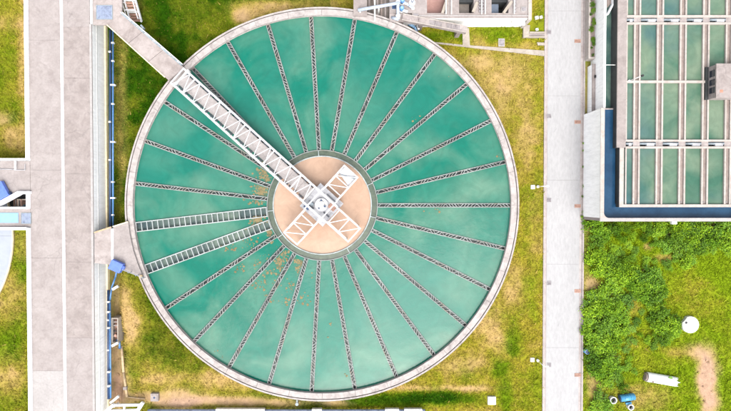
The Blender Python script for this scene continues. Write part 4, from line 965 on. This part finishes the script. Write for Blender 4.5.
def shrub(px, py, r, h, i, label, group, z0=0.0):
    x, y = Wp(px, py, z0 + h * .5); o = bpy.data.objects.new('shrub', None); COL.objects.link(o); o.location = (x, y, z0); o.rotation_euler = (0, 0, random.random() * 6.28); o.scale = (r, r * random.uniform(.85, 1.15), h)
    tag(o, label, 'shrub', group)
    for nm, me in (('foliage', FM[i % 6]), ('stem', SM)):
        c = bpy.data.objects.new(nm, me); COL.objects.link(c); c.parent = o
G1 = 'shrubs in the thicket between road and lot'; G2 = 'shrubs along the lower filter wall'
lst = []
for px, py, r in [(594, 228, .9), (603, 229, 1.0), (597, 240, .9), (606, 238, .8), (613, 231, .8), (592, 256, .9), (600, 252, .8), (598, 265, 1.1), (608, 260, 1.0), (607, 272, 1.1), (616, 268, .9), (618, 279, 1.1), (625, 270, .8), (613, 284, 1.1), (626, 262, .7), (633, 272, 1.0), (642, 274, 1.1), (651, 272, .9), (640, 284, 1.1), (650, 285, 1.1), (658, 280, .8), (645, 294, 1.0), (655, 295, 1.0), (636, 293, .8), (662, 290, .7), (630, 283, .8),
                  (592, 300, .9), (600, 296, 1.0), (610, 298, 1.1), (594, 311, 1.0), (604, 309, 1.2), (615, 309, 1.1), (624, 301, .9), (592, 322, 1.0), (602, 321, 1.2), (613, 321, 1.1), (623, 315, .9), (592, 335, 1.0), (602, 334, 1.2), (613, 333, 1.1), (594, 347, 1.0), (604, 346, 1.2), (614, 345, 1.0), (622, 330, .8), (593, 360, 1.0), (603, 358, 1.1), (613, 357, .9), (597, 370, 1.0), (607, 369, 1.0), (617, 367, .8), (611, 379, .9), (603, 383, .8), (601, 396, .8), (608, 407, .8), (598, 408, .8), (619, 378, .6), (623, 388, .6),
                  (657, 307, .9), (662, 317, 1.0), (658, 328, 1.0), (668, 326, .9), (670, 336, .8), (663, 338, .9), (676, 330, .7), (674, 318, .6), (655, 318, .8)]:
    lst.append((px, py, r, G1))
for px, py, r in [(619, 227, .6), (640, 226, .6), (627, 228, .6), (633, 234, .6), (650, 228, .7), (658, 230, .8), (662, 226, .8), (622, 238, .6), (644, 238, .5), (655, 242, .6), (670, 236, .9), (667, 245, .8), (677, 230, 1.0), (686, 228, 1.0), (695, 227, 1.0), (704, 229, 1.0), (713, 228, 1.1), (723, 229, 1.0), (731, 228, 1.0), (673, 226, .8), (682, 240, 1.1), (692, 238, 1.1), (702, 240, 1.0), (712, 239, .9), (723, 240, 1.0), (732, 241, .9), (677, 249, .9), (688, 250, .9), (697, 248, .8), (684, 262, .8), (690, 258, .7), (729, 250, .6)]:
    lst.append((px, py, r, G2))
ZN = [(0, 619, 0, 248, 'in the corner between road and filter block'), (650, 999, 300, 999, 'beside the white round lid'), (628, 999, 248, 300, 'in the clump at the middle of the grassy lot'), (0, 999, 374, 999, 'around the cyan drum and buckets'),
      (0, 597, 248, 374, 'standing right at the road edge'), (0, 999, 248, 299, 'in the upper thicket near the road'), (0, 999, 299, 374, 'in the lower thicket near the road')]
for k, (px, py, r, gname) in enumerate(lst):
    if gname == G1:
        zn_ = [z for z in ZN if z[0] <= px < z[1] and z[2] <= py < z[3]][0]; lab = 'leafy green shrub ' + zn_[4]; gname = 'shrubs ' + zn_[4]
    elif py < 234: lab = 'leafy green shrub touching the lower parapet of the filter block'; gname = 'shrubs touching the filter block parapet'
    else: lab = 'leafy green shrub in the second row below the filter block parapet'; gname = 'shrubs in the second row below the filter block'
    shrub(px, py, r * random.uniform(1.0, 1.2), random.uniform(.65, 1.25) * (.5 + r * .5), k, lab, gname)
for px, py, r in [(628, 246, .45), (636, 250, .4), (645, 260, .45), (633, 258, .5), (620, 252, .5), (612, 248, .5), (668, 268, .4), (664, 302, .4), (650, 306, .45), (642, 312, .4), (636, 322, .45), (630, 330, .5), (632, 342, .5), (626, 350, .5), (630, 358, .4), (640, 335, .35), (648, 340, .4), (655, 345, .4), (627, 366, .45), (634, 372, .35), (676, 258, .4), (705, 252, .4), (714, 250, .45), (666, 262, .4), (655, 262, .35)]:
    shrub(px, py, r * random.uniform(.9, 1.4), random.uniform(.25, .5), random.randint(0, 5), 'low leafy weed patch thinning out between thicket and grass', 'weed patches at the thicket edge')
for k in range(14):
    shrub(592.3 + random.uniform(-1.4, 1.8), -4 + k * 4.5 + random.uniform(-2.5, 2.5), random.uniform(.14, .40), random.uniform(.2, .5), 2, 'small dark plant in the planter strip beside the road', 'planter plants', PZ - .12)
for k, (px, py, r) in enumerate([(584.3, 143, .22), (584, 150, .2), (583.6, 167, .2), (583.5, 186, .24), (583.3, 196, .22), (583.3, 212, .22), (583.2, 218, .3), (587, 223, .5)]):
    shrub(px, py, r, r * 1.1, k, 'tiny weed growing at the foot of the filter wall', 'weeds at the foot of the filter wall')

# ------------------------------------------------------------------ grass blades
NT = 190000
gx = rng.uniform(-38, 38, NT); gy = rng.uniform(-22.5, 22, NT)
px, py = to_px(gx, gy, 0)
ok = (px > -12) & (px < 743) & (py > -12) & (py < 423)
ok &= np.hypot(gx - C[0], gy - C[1]) > RO + .12
ok &= ~((gx > XWW - .3) & (gx < XW + .2)) & ~((gx > rx0 - .02) & (gx < rx1 + .02)) & ~((gx > 21.9) & (gy > yB - .3))
ok &= ~((px > 352) & (px < 533) & (py < 28)) & ~((px < 30) & (py > 158) & (py < 232))
ok &= ~((py > 42.0 + (px - 436) * .079) & (py < 43.5 + (px - 431) * .110) & (px > 430) & (px < 546)) & ~((px > 462) & (px < 470) & (py < 46))
ok &= ~((px > 522) & (px < 546) & (py > 23) & (py < 38)) & ~((px > 110) & (px < 119.5) & (py > 317) & (py < 344)) & (np.hypot(gx - cx, gy - cy) > rr + .05)
ok &= ~((px > 487) & (px < 497) & (py > 395) & (py < 406)) & ~((px > 149.5) & (px < 159) & (py > 392) & (py < 403)) & ~((px > 497) & (px < 506) & (py > 37) & (py < 48)) & (np.hypot(px - 691, py - 325) > 9.2)
gx, gy, px, py = gx[ok], gy[ok], px[ok], py[ok]
d, s, tn = zone(gx, gy)
keep = rng.random(len(gx)) < np.clip(1.05 - s * 1.5 - d * .35, .03, 1)
gx, gy, px, d, s, tn = gx[keep], gy[keep], px[keep], d[keep], s[keep], tn[keep]
base = zcol(gx, gy); n = len(gx); print('tufts', n)
k = 3
X = np.repeat(gx, k) + rng.normal(0, .04, n * k); Y = np.repeat(gy, k) + rng.normal(0, .04, n * k)
lush = np.repeat(1 - d * .5, k); a = rng.random(n * k) * 6.283
h = rng.uniform(.05, .15, n * k) * (0.6 + .7 * lush); ln = rng.uniform(.07, .17, n * k) * (.7 + .5 * lush); wd = rng.uniform(.022, .05, n * k); big = np.repeat(np.where(rng.random(n) < .05, rng.uniform(1.6, 2.6, n), 1.0), k); h = h * big; ln = ln * big; wd = wd * (big * .5 + .5)
z0 = gheight(X, Y)
dx, dy = np.cos(a), np.sin(a)
v = np.empty((n * k, 3, 3)); v[:, 0] = np.stack([X - dy * wd, Y + dx * wd, z0], -1); v[:, 1] = np.stack([X + dy * wd, Y - dx * wd, z0], -1); v[:, 2] = np.stack([X + dx * ln, Y + dy * ln, z0 + h], -1)
br = rng.uniform(.7, 1.45, n * k)[:, None]; yb_ = rng.random(n * k)[:, None] < (.01 + .28 * np.repeat(d, k)[:, None])
c = np.repeat(base, k, 0) * br; c = np.where(yb_, c * .5 + STRAW * .5, c)
me = np_mesh('grass', v.reshape(-1, 3), np.arange(n * k * 3).reshape(-1, 3), np.repeat(c, 3, 0)); me.materials.append(M['blade'])
o = bpy.data.objects.new('grass', me); COL.objects.link(o); tag(o, 'short green and straw coloured grass blades covering the ground', 'grass', None, 'stuff')
